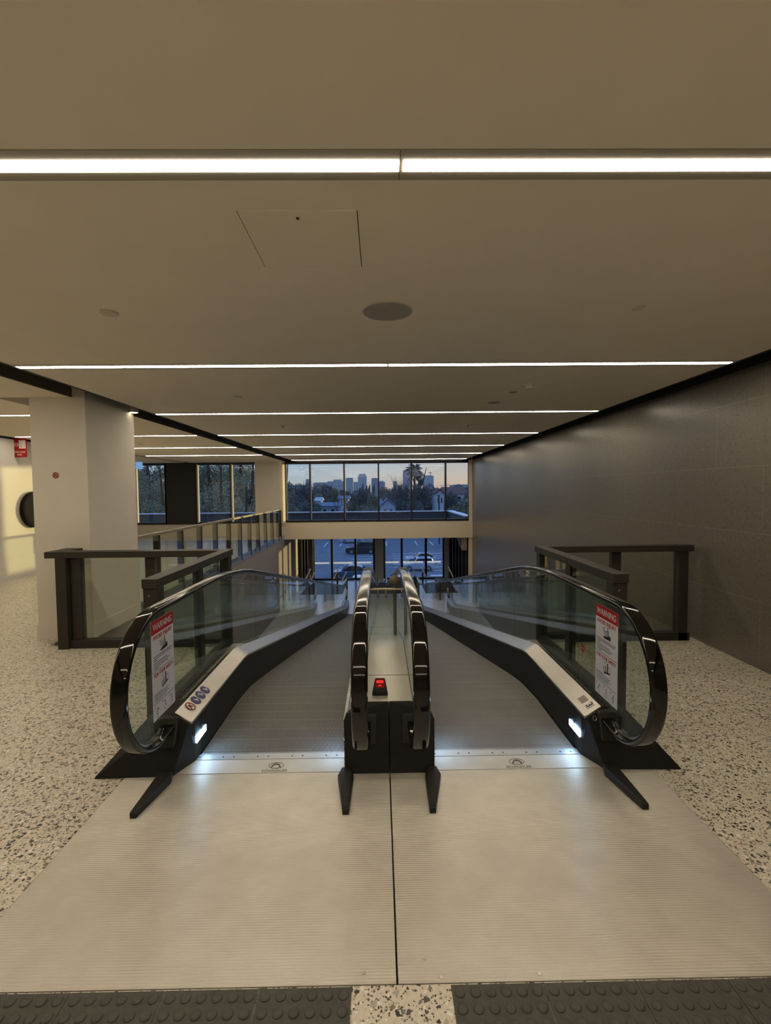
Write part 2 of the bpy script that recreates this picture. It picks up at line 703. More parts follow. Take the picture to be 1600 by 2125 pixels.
# front wall: beam under the windows, sill wall on the left, pier, black panel, header
f = MB().box(-3.55, XR, YEND - .12, YEND + .25, -.13, .47)
struct(f.build('wall_front_beam', 'beam_paint'), 'beige beam under the far windows')
f = MB().box(-11, -3.55, YEND, YEND + .25, -.12, .45)
struct(f.build('wall_front_left', 'wall_paint'))
struct(MB().box(-11, XR, YEND, YEND + .25, 2.62, 3.0).build('wall_front_header', 'slot_black'))
struct(MB().box(-4.40, -3.52, YEND - .5, YEND + .05, 0, CEIL).build('wall_front_pier', 'wall_paint'), 'pale pier left of the far windows')
struct(MB().box(-7.78, -6.68, YEND - .03, YEND + .2, .45, CEIL).build('wall_front_panel', 'cladding_dark'), 'black panel between the far left windows')
struct(MB().box(XR - .12, XR, YEND - .06, YEND + .1, LOW, 2.7).build('trim_right_jamb', 'beam_paint'))

# ------------------------------------------------------------------ ceilings with black slots
T = .12
f = MB().box(XL_SLOT, XR_SLOT, -7, YEND, CEIL, CEIL + T)
struct(f.build('ceiling', 'ceiling_paint'), 'wide matt ceiling over the walks')
f = MB()
f.box(XHOSE + .14, -3.36, -7, 5.37, CEIL, CEIL + T)
f.box(XHOSE + .14, -4.2, 5.37, 6.42, CEIL, CEIL + T)
f.box(XHOSE + .14, -3.36, 6.42, YEND, CEIL, CEIL + T)
struct(f.build('ceiling_left', 'ceiling_paint'), 'ceiling of the hall at the left')
struct(MB().box(-11, XHOSE - .08, 12.6, YEND, CEIL, CEIL + T).build('ceiling_far_left', 'ceiling_paint'))
f = MB().box(-11.2, XR + .25, -7.2, YEND + .2, 3.02, 3.12)
struct(f.build('ceiling_void', 'slot_black'))
struct(MB().box(XR + .002, XR + .2, -7, YEND, 2.71, 3.02).build('wall_right_upper', 'slot_black'))
struct(MB().box(XL_SLOT - .002, XL_SLOT + .02, -7, YEND, CEIL - .004, 3.0).build('trim_2', 'slot_black'))
struct(MB().box(XR_SLOT - .02, XR_SLOT + .002, -7, YEND, CEIL - .004, 3.0).build('trim_3', 'slot_black'))
struct(MB().box(-3.375, -3.355, -7, 5.36, CEIL - .004, 2.82).box(-3.375, -3.355, 6.43, YEND, CEIL - .004, 2.82).build('trim_4', 'slot_grey'), 'grey edge of the left ceiling slot')


# ------------------------------------------------------------------ ceiling strip lights
def strip(x0, x1, y, label, group='ceiling strip lights', seam=None):
    t = thing('ceiling_strip_light', label, 'light', ((x0 + x1) / 2, y, CEIL), group)
    MB().box(x0, x1, y - .073, y + .073, CEIL - .0025, CEIL + .001).build('trim_plate', 'light_trim', t)
    segs = [(x0, x1)] if seam is None else [(x0, seam - .0015), (seam + .0015, x1)]
    for a, b in segs:
        MB().box(a + .01, b - (.01 if b == x1 else 0), y - .027, y + .027, CEIL - .0045, CEIL - .002).build('diffuser', 'led_white', t)
    if seam is not None:
        MB().box(seam - .0012, seam + .0012, y - .071, y + .071, CEIL - .0032, CEIL - .0015).build('joint_cover', 'gap_dark', t)
    return t


ROWS = [1.607 + 2.492 * i for i in range(7)]
ordn = ['nearest', 'second nearest', 'third nearest', 'fourth nearest', 'fifth nearest', 'sixth nearest', 'farthest']
for i, y in enumerate(ROWS):
    x0, x1 = XL_SLOT + .02, XR_SLOT - .03
    strip(x0, x1, y, 'bright white ceiling strip light across the main ceiling, %s of seven' % ordn[i], seam=.075 if i in (0, 1) else None)
for i in (-1, -2):
    strip(XL_SLOT + .02, XR_SLOT - .03, ROWS[0] + 2.492 * i, 'ceiling strip light behind the viewer', 'strip lights behind the viewer')
strip(-6.75, -3.95, ROWS[2], 'white ceiling strip light over the left hall, cut by the pale column')
strip(-6.75, -3.40, ROWS[3], 'white ceiling strip light over the left hall, nearest one right of the pale column')
strip(-6.75, -3.40, ROWS[4], 'white ceiling strip light over the left hall, middle one right of the pale column')
strip(-6.75, -3.40, ROWS[5], 'white ceiling strip light over the left hall, last before the left windows')
strip(-6.75, -3.40, ROWS[0], 'ceiling strip light over the left hall beside the viewer', 'strip lights outside the picture')
strip(-6.75, -3.40, ROWS[1], 'ceiling strip light over the left hall beside the viewer', 'strip lights outside the picture')

# ------------------------------------------------------------------ things on the ceiling
t = thing('access_panel', 'square flush access panel with thin dark outline in the ceiling', 'hatch', (-.3, 2.087, CEIL))
MB().box(-.527, -.073, 1.86, 2.315, CEIL - .0010, CEIL + .001).build('reveal', 'gap_dark', t)
MB().box(-.524, -.0765, 1.858, 2.312, CEIL - .0022, CEIL - .0005).build('panel', 'ceiling_paint', t)
MB().lathe([(.006, -.004), (.006, 0)], (-.305, 1.905, CEIL - .002), seg=12).build('lock', 'gap_dark', t)
t = thing('ceiling_speaker', 'large round grey speaker grille flush in the middle of the ceiling', 'speaker', (.055, 2.88, CEIL))
MB().lathe([(.150, -.006), (.152, -.003), (.152, .002)], (.055, 2.88, CEIL), seg=48).build('rim', 'plastic_white', t)
MB().lathe([(.10, -.0085), (.140, -.0075), (.145, -.005)], (.055, 2.88, CEIL), seg=48).build('grille', 'grille_grey', t)


def disc(name, x, y, r, h, label, cat, mat='plastic_white'):
    o = MB().lathe([(r * .75, -h), (r * .95, -h * .8), (r, -h * .3), (r, .002)], (x, y, CEIL), seg=28).build(name, mat, smooth=40)
    tag(o, label, cat)
    return o


disc('ceiling_disc', -1.567, 2.877, .050, .014, 'white round disc on the ceiling left of the big speaker', 'ceiling fitting')
disc('ceiling_disc', 1.515, 2.84, .036, .012, 'small white round disc on the ceiling right of the big speaker', 'ceiling fitting')
disc('ceiling_disc', -1.565, 5.41, .045, .010, 'small white disc left of centre behind the second strip light', 'ceiling fitting')
disc('ceiling_disc', 1.464, 5.28, .045, .006, 'flat grey disc on the ceiling just behind the smoke detector', 'ceiling fitting', 'grille_grey')
disc('ceiling_disc', 1.40, 5.89, .075, .006, 'larger flat grey disc farthest behind the smoke detector', 'ceiling fitting', 'grille_grey')
t = thing('smoke_detector', 'white smoke detector on the right of the ceiling behind the second strip light', 'smoke detector', (1.522, 4.9, CEIL))
MB().lathe([(.052, -.014), (.055, -.010), (.055, .001)], (1.522, 4.9, CEIL), seg=28).build('base', 'plastic_white', t, smooth=40)
MB().lathe([(.020, -.045), (.038, -.040), (.042, -.030), (.040, -.014)], (1.522, 4.9, CEIL), seg=28).build('sensor_cap', 'plastic_white', t, smooth=40)
for x, side in ((-1.555, 'left'), (1.433, 'right')):
    t = thing('sprinkler', 'small ceiling sprinkler on the %s behind the third strip light' % side, 'sprinkler', (x, 7.84, CEIL))
    MB().lathe([(.035, -.006), (.04, .001)], (x, 7.84, CEIL), seg=20).build('plate', 'plastic_white', t)
    MB().lathe([(.02, -.035), (.02, -.032), (.008, -.030), (.008, -.006)], (x, 7.84, CEIL), seg=14).build('head', 'grille_grey', t)
for x, y, lab in ((-4.6, 8.1, 'pale ceiling disc over the left hall, the nearer right of the column'), (-5.2, 10.6, 'pale ceiling disc over the left hall, between two strip lights')):
    disc('ceiling_disc', x, y, .06, .012, lab, 'ceiling fitting')
t = thing('ceiling_spotlight', 'small white cylinder spotlight hanging at the right edge of the pale column', 'spotlight', (-3.17, 6.32, CEIL))
MB().lathe([(.055, -.02), (.058, -.015), (.058, .10)], (-3.17, 6.32, CEIL), seg=24).build('housing', 'plastic_white', t, smooth=40)
MB().lathe([(.046, -.022), (.046, -.019)], (-3.17, 6.32, CEIL), seg=24).build('lens', 'lamp_glow', t)
MB().lathe([(.012, .09), (.012, .34)], (-3.17, 6.32, CEIL), seg=10).build('stem', 'plastic_white', t)
# running exit sign
t = thing('exit_sign', 'small pale blue hanging sign in front of the far left window', 'sign', (-8.2, 16.6, 2.5))
MB().box(-8.31, -8.09, 16.58, 16.62, 2.42, 2.66).build('panel', 'exit_blue', t)
MB().box(-8.24, -8.16, 16.59, 16.61, 2.65, 2.70).build('bracket', 'plastic_white', t)

# ------------------------------------------------------------------ windows


def window(name, xs, y, z0, z1, gl='window_glass', fr=.05, dep=.14, edge_left=True, label=None):
    w = bpy.data.objects.new(name, None)
    w.location = (xs[0], y, z0)
    COL.objects.link(w)
    struct(w, label)
    b = MB()
    b.box(xs[0], xs[-1], y - .03, y + dep, z0 - .05, z0 + .03)
    b.box(xs[0], xs[-1], y - .03, y + dep, z1 - .02, z1 + .06)
    for x in xs:
        b.box(x - fr / 2, x + fr / 2, y - .03, y + dep, z0, z1)
    b.build('window_frame', 'frame_black', w)
    for a, c in zip(xs, xs[1:]):
        MB().box(a + fr / 2, c - fr / 2, y + dep * .55, y + dep * .55 + .012, z0 + .03, z1 - .02).build('glass_pane', gl, w)
    return w


window('window_1', [-3.42, -2.53, -1.29, -.04, 1.16, 2.41, 3.27], YEND, .53, 2.62, fr=.055, label='long window over the walks with the skyline')
window('window_2', [-6.65, -5.41, -4.40], YEND, .50, 2.62, label='left hall window right of the black panel')
window('window_3', [-10.2, -8.86, -7.76], YEND, .50, 2.62, label='left hall window left of the black panel')
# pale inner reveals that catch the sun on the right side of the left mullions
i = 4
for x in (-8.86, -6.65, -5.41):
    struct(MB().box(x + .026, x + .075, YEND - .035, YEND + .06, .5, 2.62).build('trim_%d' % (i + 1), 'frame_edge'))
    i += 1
struct(MB().box(-3.52, -3.43, YEND - .5, YEND + .05, .47, CEIL).build('trim_9', 'beam_paint'))
# parapet of the canopy outside
struct(MB().box(-12, 3.4, YEND + .25, YFAC + .3, -.10, .10).build('canopy_roof', 'parapet_grey'), 'canopy roof outside the far windows')
f = MB().box(-12, 3.4, YFAC + .1, YFAC + .3, .10, .60)
f.box(3.2, 3.4, YEND + .3, YFAC + .1, .10, .60)
struct(f.build('parapet_wall', 'parapet_grey'))
f = MB().box(-12, 3.45, YFAC + .05, YFAC + .35, .60, .64)
f.box(3.15, 3.45, YEND + .3, YFAC + .05, .60, .64)
struct(f.build('parapet_capping_trim', 'capping'), 'pale metal capping of the parapet outside')
# lower glazed front
window('window_4', [-3.12, -2.26, -1.16, -.29], YFAC, LOW + .05, -.14, fr=.10, label='left half of the lower glass front')
window('window_5', [.18, 1.0, 2.13, 2.97], YFAC, LOW + .05, -.14, fr=.10, label='right half of the lower glass front')
struct(MB().box(-.25, .14, YFAC - .2, YFAC + .15, LOW, -.1).build('wall_lower_pier', 'wall_paint'), 'pale pier between the halves of the lower glass front')
for a, b, k in ((-3.07, -.34, 'left'), (.23, 2.92, 'right')):
    o = MB().box(a, b, YFAC + .060, YFAC + .062, -1.80, -1.72).build('safety_stripe', 'frosted_film')
    tag(o, 'white safety stripe across the %s half of the lower glass front' % k, 'stripe')
o = tag(MB().box(-.10, -.02, YFAC - .215, YFAC - .2, -2.02, -1.93).build('wall_switch', 'plastic_white'), 'small white switch plate on the pier of the lower glass front', 'switch')
# side walls of the lower lobby
struct(MB().box(-3.7, -3.45, 19.6, 20.2, LOW, -.12).build('wall_lower_left_pier', 'wall_paint'))
window_l = bpy.data.objects.new('window_6', None)
window_l.location = (-3.4, 20.2, LOW)
COL.objects.link(window_l)
struct(window_l, 'dark side window of the lower lobby on the left')
b = MB().box(-3.5, -3.3, 20.2, YFAC, LOW, LOW + .06).box(-3.5, -3.3, 20.2, YFAC, -.25, -.1)
for y in (20.25, 21.0, 21.8, 22.36):
    b.box(-3.5, -3.3, y - .05, y + .05, LOW, -.1)
b.build('window_frame', 'frame_black', window_l)
MB().box(-3.41, -3.40, 20.2, YFAC, LOW, -.1).build('glass_pane', 'dark_glass', window_l)
window_r = bpy.data.objects.new('window_7', None)
window_r.location = (3.3, 17.9, LOW)
COL.objects.link(window_r)
struct(window_r, 'dark side window of the lower lobby on the right')
b = MB().box(3.2, 3.36, 17.9, YFAC, LOW, LOW + .06).box(3.2, 3.36, 17.9, YFAC, -.25, -.1)
for y in (18.0, 18.8, 19.6, 20.4, 21.2, 22.3):
    b.box(3.2, 3.36, y - .05, y + .05, LOW, -.1)
b.build('window_frame', 'frame_black', window_r)
MB().box(3.27, 3.28, 17.9, YFAC, LOW, -.1).build('glass_pane', 'dark_glass', window_r)
struct(MB().box(3.40, 3.5, 17.9, YFAC, LOW, -.1).build('wall_lower_right', 'cladding_dark'))
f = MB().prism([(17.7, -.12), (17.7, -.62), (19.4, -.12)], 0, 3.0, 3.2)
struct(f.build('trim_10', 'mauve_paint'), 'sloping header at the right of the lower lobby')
struct(MB().box(2.99, 3.22, YFAC - .15, YFAC + .1, LOW, -.1).build('wall_lower_right_pier', 'wall_paint'))
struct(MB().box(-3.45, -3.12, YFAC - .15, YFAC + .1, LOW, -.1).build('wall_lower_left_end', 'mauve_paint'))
struct(MB().box(-12, 12, YFAC + .1, YFAC + .4, -8, LOW).build('wall_outer_base', 'house_grey'))
o = tag(MB().box(2.3, 3.15, 19.5, 20.3, LOW, LOW + .42).build('bench', 'timber', bevel=.02), 'low orange timber bench against the right side window downstairs', 'bench')
o = tag(MB().box(-.95, .85, 19.3, 21.6, LOW, LOW + .012).build('entrance_mat', 'mat_dark'), 'dark ribbed entrance mat on the lower floor', 'mat')

# ------------------------------------------------------------------ moving walks
HR_C, HR_R = (2.63, .615), .385


def hr_path(inset=0.0, inlet=True):
    pts = []
    if inlet:
        pts += [(2.80, .245), (2.72, .235)]
    r = HR_R - inset
    for k in range(25):
        a = -math.pi / 2 - math.pi * k / 24
        pts.append((HR_C[0] + r * math.cos(a), HR_C[1] + r * math.sin(a)))
    h = 1.0
    ye = 17.25
    for y in ysamples(2.9, ye, .6, h):
        pts.append((y, zwalk(y, .6, h) - inset))
    c = (ye + .02, LOW + HR_C[1])
    for k in range(1, 17):
        a = math.pi / 2 - math.pi * k / 16
        pts.append((c[0] + r * math.cos(a), c[1] + r * math.sin(a)))
    return pts


def hr_profile():
    w, r, th = .041, .016, .030
    p = []
    for s in (-1, 1):
        arc = []
        for k in range(5):
            a = math.pi / 2 * k / 4
            arc.append((s * (w - r + r * math.cos(a)), -r + r * math.sin(a)))
        for k in range(3):
            a = -math.pi / 2 * (2 - k) / 2
            arc.insert(k, (s * (w - .008 + .008 * math.cos(a)), -th + .008 + .008 * math.sin(a)))
        p.append(arc)
    return p[1] + p[0][::-1]


PAL = None


def pallet_mesh():
    b = MB()
    hw, n, L = .447, 104, .199
    pitch = 2 * hw / n
    prof = []
    for i in range(n):
        x = -hw + i * pitch
        prof += [(x, -.009), (x + pitch * .16, 0), (x + pitch * .62, 0), (x + pitch * .78, -.009)]
    prof.append((hw, -.009))
    for y0, y1 in ((-.2, -.0695), (-.0665, .0640), (.067, .1975)):
        A = [b.bm.verts.new((x, y0, z)) for x, z in prof]
        B = [b.bm.verts.new((x, y1, z)) for x, z in prof]
        for i in range(len(prof) - 1):
            fc = b.bm.faces.new((A[i], A[i + 1], B[i + 1], B[i]))
            if i % 4 in (2, 3):
                fc.material_index = 1          # groove dirt, with the shade between ridges put into the colour
        b.box(-hw, hw, y0, y1, -.03, -.0095)
    nf = len(b.bm.faces)
    b.box(-hw, hw, -L, L, -.06, -.0301)
    b.bm.faces.ensure_lookup_table()
    for fc in b.bm.faces[nf:]:
        fc.material_index = 1
    bmesh.ops.recalc_face_normals(b.bm, faces=b.bm.faces)
    me = bpy.data.meshes.new('pallet')
    b.bm.to_mesh(me)
    b.bm.free()
    me.materials.append(MATS['pallet_metal'])
    me.materials.append(MATS['groove_black'])
    return me


PAL = pallet_mesh()


def strip_along(b, u0, h0, u1, h1, y0, y1, w=.15):
    ys = ysamples(y0, y1, w, .3)
    A = [b.bm.verts.new((u0, y, zwalk(y, w, h0))) for y in ys]
    B = [b.bm.verts.new((u1, y, zwalk(y, w, h1))) for y in ys]
    for i in range(len(ys) - 1):
        b.bm.faces.new((A[i], A[i + 1], B[i + 1], B[i]))


def solid_along(b, pts, y0, y1, w=.15):
    """closed cross-section [(x,h)] following the incline"""
    ys = ysamples(y0, y1, w, .3)
    rings = [[b.bm.verts.new((x, y, zwalk(y, w, h))) for x, h in pts] for y in ys]
    k = len(pts)
    for A, B in zip(rings, rings[1:]):
        for j in range(k):
            b.bm.faces.new((A[j], A[(j + 1) % k], B[(j + 1) % k], B[j]))
    b.bm.faces.new(rings[0][::-1])
    b.bm.faces.new(rings[-1])


def walk(side, label):
    """side -1: left walk, +1: right walk; o(u) maps outward distance from the walk axis"""
    cx = XC + side * .721
    t = thing('moving_walk', label, 'moving walkway', (cx, 2.72, 0), 'moving walks')
    yend = 17.0
    # pallets
    path = []
    y = 3.06
    k = 0
    first = None
    while y < 16.9:
        z0, z1 = zwalk(y - .2), zwalk(y + .2)
        ang = math.atan2(z1 - z0, .4)
        o = bpy.data.objects.new('pallet', PAL)
        COL.objects.link(o)
        o.location = (cx, y, (z0 + z1) / 2 - .004)
        o.rotation_euler = (ang, 0, 0)
        adopt(o, t)
        y += .4 * math.cos(ang)
    for s in (-1, 1):          # +1 outer balustrade, -1 inner
        outer = s == 1
        X = lambda u: cx + side * s * u
        b = MB()
        xs = sorted((X(.450), X(.462)))
        solid_along(b, [(xs[0], .262), (xs[1], .262), (xs[1], -.12), (xs[0], -.12)], 2.97 if outer else 2.84, yend)
        b.build('skirt_panel', 'skirt_black', t)
        b = MB()
        solid_along(b, [(X(.449), .252), (X(.449), .266), (X(.468), .274), (X(.548), .325), (X(.548), .30)], 2.812, yend, .10)
        b.build('deck_cover', 'steel', t)
        # glass
        tops = hr_path(.012, False)
        joints = [None, 3.20, 4.76, 6.35, 7.95, 9.55, 11.15, 12.75, 14.35, 15.95, 17.2]
        xg = X(HR_U)
        for a, c in zip(joints, joints[1:]):
            if a is None:
                r = HR_R - .012
                poly = []
                for q in range(25):
                    an = -math.pi / 2 - math.pi * q / 24
                    poly.append((HR_C[0] + r * math.cos(an), HR_C[1] + r * math.sin(an)))
                poly += [(2.9, .99), (c - .002, .99)]
                poly += [(c - .002, .31), (2.86, .30), (2.74, .245)]
            else:
                yy = [a + .002] + [q for q in ysamples(a, c, .5, 1.0) if a < q < c] + [c - .002]
                poly = [(q, zwalk(q, .6, .99)) for q in yy] + [(q, zwalk(q, .15, .30)) for q in yy[::-1]]
            MB().prism(poly, 0, xg - .005, xg + .005).build('glass_panel', 'balustrade_glass', t)
        MB().sweep(hr_path(), hr_profile(), xg).build('handrail', 'rubber', t, smooth=50)
        # light clip under the handrail
        b = MB()
        b.sweep(hr_path(.032, False), [(-.016, 0), (.016, 0), (.016, -.012), (-.016, -.012)], xg)
        b.build('handrail_guide', 'steel', t)
        # base
        b = MB()
        if outer:
            P = [(.525, 2.70, 0), (.97, 2.69, 0), (.462, 2.805, .262), (.548, 2.825, .322), (.72, 2.85, .285),
                 (.4525, 2.97, 0), (.4525, 2.97, .255), (.452, 2.865, 0), (.452, 2.865, .255), (.57, 3.12, 0), (.57, 3.12, .29), (.72, 3.06, .26), (.955, 3.12, 0), (.95, 2.98, .01)]
            b.hull([(X(u), y, z) for u, y, z in P])
        else:
            e = .7205
            P = [(.462, 2.70, 0), (e, 2.70, 0), (.452, 2.79, .27), (.47, 2.80, .31), (.59, 2.84, .362), (e, 2.84, .362),
                 (.452, 2.95, 0), (.455, 2.95, .25), (e, 2.95, 0), (e, 2.95, .36), (.60, 2.95, .36)]
            b.hull([(X(u) if u != e else XC + side * .0012, y, z) for u, y, z in P])
        b.build('newel_base', 'black_paint', t, bevel=.006)
        x0, x1 = sorted((X(HR_U - .05), X(HR_U + .075 if not outer else HR_U + .06)))
        MB().hull([(x, y + dy, z) for x in (x0, x1) for z, y in ((.155, 2.742), (.305, 2.797)) for dy in (-.012, .05)]).build('handrail_inlet', 'bronze_dark', t, bevel=.006)
        # skirt lights
        x0, x1 = sorted((X(.450), X(.4465)))
        MB().prism([(2.875, .105), (3.035, .105), (3.035, .142), (2.875, .142)], 0, x0, x1).build('skirt_light', 'skirt_led', t)
        # cladding of the truss outside the glass
        if outer:
            b = MB()
            xs = sorted((X(.562), X(.60)))
            solid_along(b, [(xs[0], .29), (xs[1], .29), (xs[1], -.75), (xs[0], -.75)], 3.10, yend)
            b.build('outer_cladding', 'skirt_black', t)
    # half of the cover between the walks
    b = MB()
    xa, xb = sorted((XC, XC + side * .142))
    solid_along(b, [(xa, .362), (xb, .362), (xb, .30), (xa, .30)], 2.842, yend, .2)
    b.build('centre_cover', 'steel_satin', t)
    for yj in (3.25, 5.6):
        zj = zwalk(yj, .2, .362)
        MB().box(xa, xb, yj - .0025, yj + .0025, zj - .02, zj + .0008).build('cover_joint', 'gap_dark', t)
    # comb, comb plate and floor plate
    hw = .449
    b = MB().box(cx - hw, cx + hw, 2.865, 2.925, -.02, .006)
    for i in range(104):
        x = cx - .445 + .89 * (i + .5) / 104
        b.box(x - .0018, x + .0018, 2.925, 2.945, -.006, .004)
    b.build('comb', 'comb_metal', t)
    xi, xo = XC + side * .0035, XC + side * 1.515
    x0, x1 = sorted((XC + side * .262, XC + side * 1.255))
    MB().box(x0, x1, 2.724, 2.866, -.03, .003).build('comb_plate', 'comb_plate_metal', t)
    for i in range(9):
        x = cx - .42 + .105 * i
        MB().lathe([(.0055, .0061), (.0055, .0068)], (x + (.02 if i % 2 else -.02), 2.892, 0), seg=10).build('comb_screw', 'gap_dark', t)
    # ribbed floor plate
    a, c = sorted((xi, xo))
    b = MB()
    y, step = 1.52, .0112
    prof = [(1.517, -.03), (1.517, .002)]
    while y < 2.712:
        prof += [(y, .0016), (y + step * .18, .002), (y + step * .48, .002), (y + step * .66, .0014), (y + step * .78, .0003), (y + step * .9, .0008)]
        y += step
    prof += [(2.7205, .002), (2.7205, -.03)]
    b.prism(prof, 0, a, c)
    b.build('floor_plate', 'aluminium', t)
    return t


HR_U = .5715
wl = walk(-1, 'left moving walk going down, with pictogram discs on its steel deck')
wr = walk(1, 'right moving walk going down, with the number 3 label on its steel deck')
for t_, cx_ in ((wl, XC - .721), (wr, XC + .721)):
    lx = -.63 if t_ is wl else .80
    # maker's mark cast into the comb plate
    text_mesh('SCHINDLER', .030, (lx, 2.742, .0035), (1, 0, 0), (0, 1, 0), 'slot_grey', t_, 'maker_lettering', width=.15)
    b = MB()
    ring = [(lx + .043 * math.cos(a), 2.795 + .03 * math.sin(a), .0042) for a in [2 * math.pi * k / 28 for k in range(28)]]
    b.tube(ring, .0016, 5, closed=True)
    b.build('maker_ring', 'slot_grey', t_)
    b = MB()
    arc = [(lx + .024 * math.cos(a), 2.778 + .030 * math.sin(a), .0042) for a in [math.pi * k / 14 for k in range(15)]]
    b.tube(arc, .005, 5)
    b.build('maker_emblem', 'slot_grey', t_)
# screws on the plates
for x, y in ((-.07, 1.555), (.14, 1.60), (.19, 1.535), (.52, 1.54)):
    p = wl if x < XC else wr
    MB().lathe([(.006, .0022), (.006, .0034)], (x, y, 0), seg=12).build('plate_screw', 'steel', p)


# deck stickers on the left walk, and on the right walk
def deck_pt(side, y, v):
    """point on the outer deck: v 0 at the skirt side, 1 at the glass side"""
    cx = XC + side * .721
    u = .468 + .080 * v
    return Vector((cx + side * u, y, .2745 + .051 * v + .0012))


def deck_frame(side):
    e1 = Vector((side * .080, 0, .051)).normalized()
    return e1


for i, (yy, mat) in enumerate(((2.945, 'red'), (3.035, 'blue'), (3.115, 'blue'), (3.195, 'blue'))):
    c = deck_pt(-1, yy, .5)
    e1 = deck_frame(-1)
    e2 = Vector((0, 1, 0))
    n = e2.cross(e1).normalized()
    if n.z < 0:
        n = -n
    rr = .036
    b = MB()
    pts = [c + (e1 * math.cos(a) + e2 * math.sin(a)) * rr for a in [2 * math.pi * k / 32 for k in range(32)]]
    b.bm.faces.new([b.bm.verts.new(p) for p in pts])
    d = b.build('pictogram_disc', 'label_white' if mat == 'red' else 'blue_ink', wl)
    if mat == 'red':
        d['label'] = 'white disc with red prohibition ring'
        b = MB()
        b.tube([c + n * .001 + (e1 * math.cos(a) + e2 * math.sin(a)) * .031 for a in [2 * math.pi * k / 32 for k in range(32)]], .0035, 5, closed=True)
        b.tube([c + n * .001 + (e1 + e2) * .021, c + n * .001 - (e1 + e2) * .021], .003, 5)
        b.build('prohibition_ring', 'red_sign', d)
        b = MB().tube([c + n * .0012 + e1 * .014 - e2 * .012, c + n * .0012 - e1 * .012 + e2 * .014], .0035, 5)
        b.tube([c + n * .0012 - e1 * .002 - e2 * .014, c + n * .0012 + e1 * .010 + e2 * .004], .0025, 5)
        b.build('pictogram', 'black_ink', d)
    else:
        b = MB()
        b.tube([c + n * .001 - e1 * .016 + e2 * .008, c + n * .001 + e1 * .014 - e2 * .006], .003, 5)
        b.tube([c + n * .001 - e1 * .004 + e2 * .002, c + n * .001 + e1 * .004 + e2 * .018, c + n * .001 - e1 * .008 + e2 * .02], .0025, 5)
        if i == 2:
            b.tube([c + n * .001 + e1 * .010 - e2 * .018, c + n * .001 + e1 * .018 + e2 * .01], .0025, 5)
        b.build('pictogram', 'label_white', d)


def deck_patch(side, y0, y1, v0, v1, lift=0.0):
    b = MB()
    b.quad(deck_pt(side, y0, v0) + Vector((0, 0, lift)), deck_pt(side, y1, v0) + Vector((0, 0, lift)), deck_pt(side, y1, v1) + Vector((0, 0, lift)), deck_pt(side, y0, v1) + Vector((0, 0, lift)))
    return b


o = deck_patch(1, 2.935, 3.005, .22, .72).build('worn_sticker', 'pink_sticker', wr)
deck_patch(1, 2.945, 2.995, .32, .60, .0008).build('sticker_print', 'mauve_paint', o)
o = deck_patch(1, 2.86, 2.905, .22, .80).build('number_label', 'label_white', wr)
e1 = deck_frame(1)
text_mesh('3', .062, deck_pt(1, 2.8825, .5) + Vector((0, 0, .001)), (0, -1, 0), tuple(e1), 'black_ink', o, 'number_digit', width=.030)
b = MB().tube([(XC + .721 + .50 + .010 * math.cos(a), 2.787 + .010 * math.sin(a) * .5, .265 + .012 * math.sin(a)) for a in [2 * math.pi * k / 16 for k in range(16)]], .0022, 5, closed=True)
b.build('key_switch', 'steel', wr)


# ------------------------------------------------------------------ trolley guide arrows in front of the bases
def guide(x, tipx, label, first=[None]):
    t = thing('trolley_guide', label, 'trolley guide', (x, 2.64, .003), 'trolley guide arrows')
    out = [(-.044, 2.640), (-.030, 2.695), (.030, 2.695), (.044, 2.640), (.016, 2.355), (-.016, 2.355)]
    P = []
    for u, y in out:
        k = (2.64 - y) / .285
        sx_ = x + (tipx - x) * max(0, k)
        P.append((sx_ + u, y, .002))
        P.append((sx_ + u, y, .030))
        cyy = 2.62 + (y - 2.62) * .93
        P.append((sx_ + u * .78, cyy, .048 if y > 2.4 else .036))
    MB().hull(P).build('guide_body', 'black_paint', t)
    MB().box(tipx - .015, tipx + .015, 2.350, 2.366, .002, .030).build('tip_cap', 'slot_black', t)


guide(-1.228, -1.250, 'black arrow shaped trolley guide on the floor plate, far left')
guide(-.208, -.188, 'black arrow shaped trolley guide just left of the centre seam')
guide(.284, .252, 'black arrow shaped trolley guide just right of the centre seam')
guide(1.302, 1.330, 'black arrow shaped trolley guide on the floor plate, far right')

# ------------------------------------------------------------------ stop button, barrier with ball between the walks
t = thing('emergency_stop', 'black wedge with red glowing stop button on the steel cover between the walks', 'stop button', (-.01, 2.98, .362))
b = MB().hull([(-.062, 2.92, .362), (.040, 2.92, .362), (-.045, 3.01, .362), (.025, 3.01, .362),
               (-.058, 2.925, .385), (.036, 2.925, .385), (-.040, 3.00, .445), (.020, 3.00, .445)])
b.build('housing', 'black_paint', t, bevel=.006)
def on_slope(u, k, lift):
    return (-.011 + u, 2.925 + .075 * k, .3855 + .060 * k + lift)


def slope_patch(u0, u1, k0, k1, lift, name, mat):
    P = [on_slope(u, k, l) for u in (u0, u1) for k in (k0, k1) for l in (-.002, lift)]
    return MB().hull(P).build(name, mat, t)


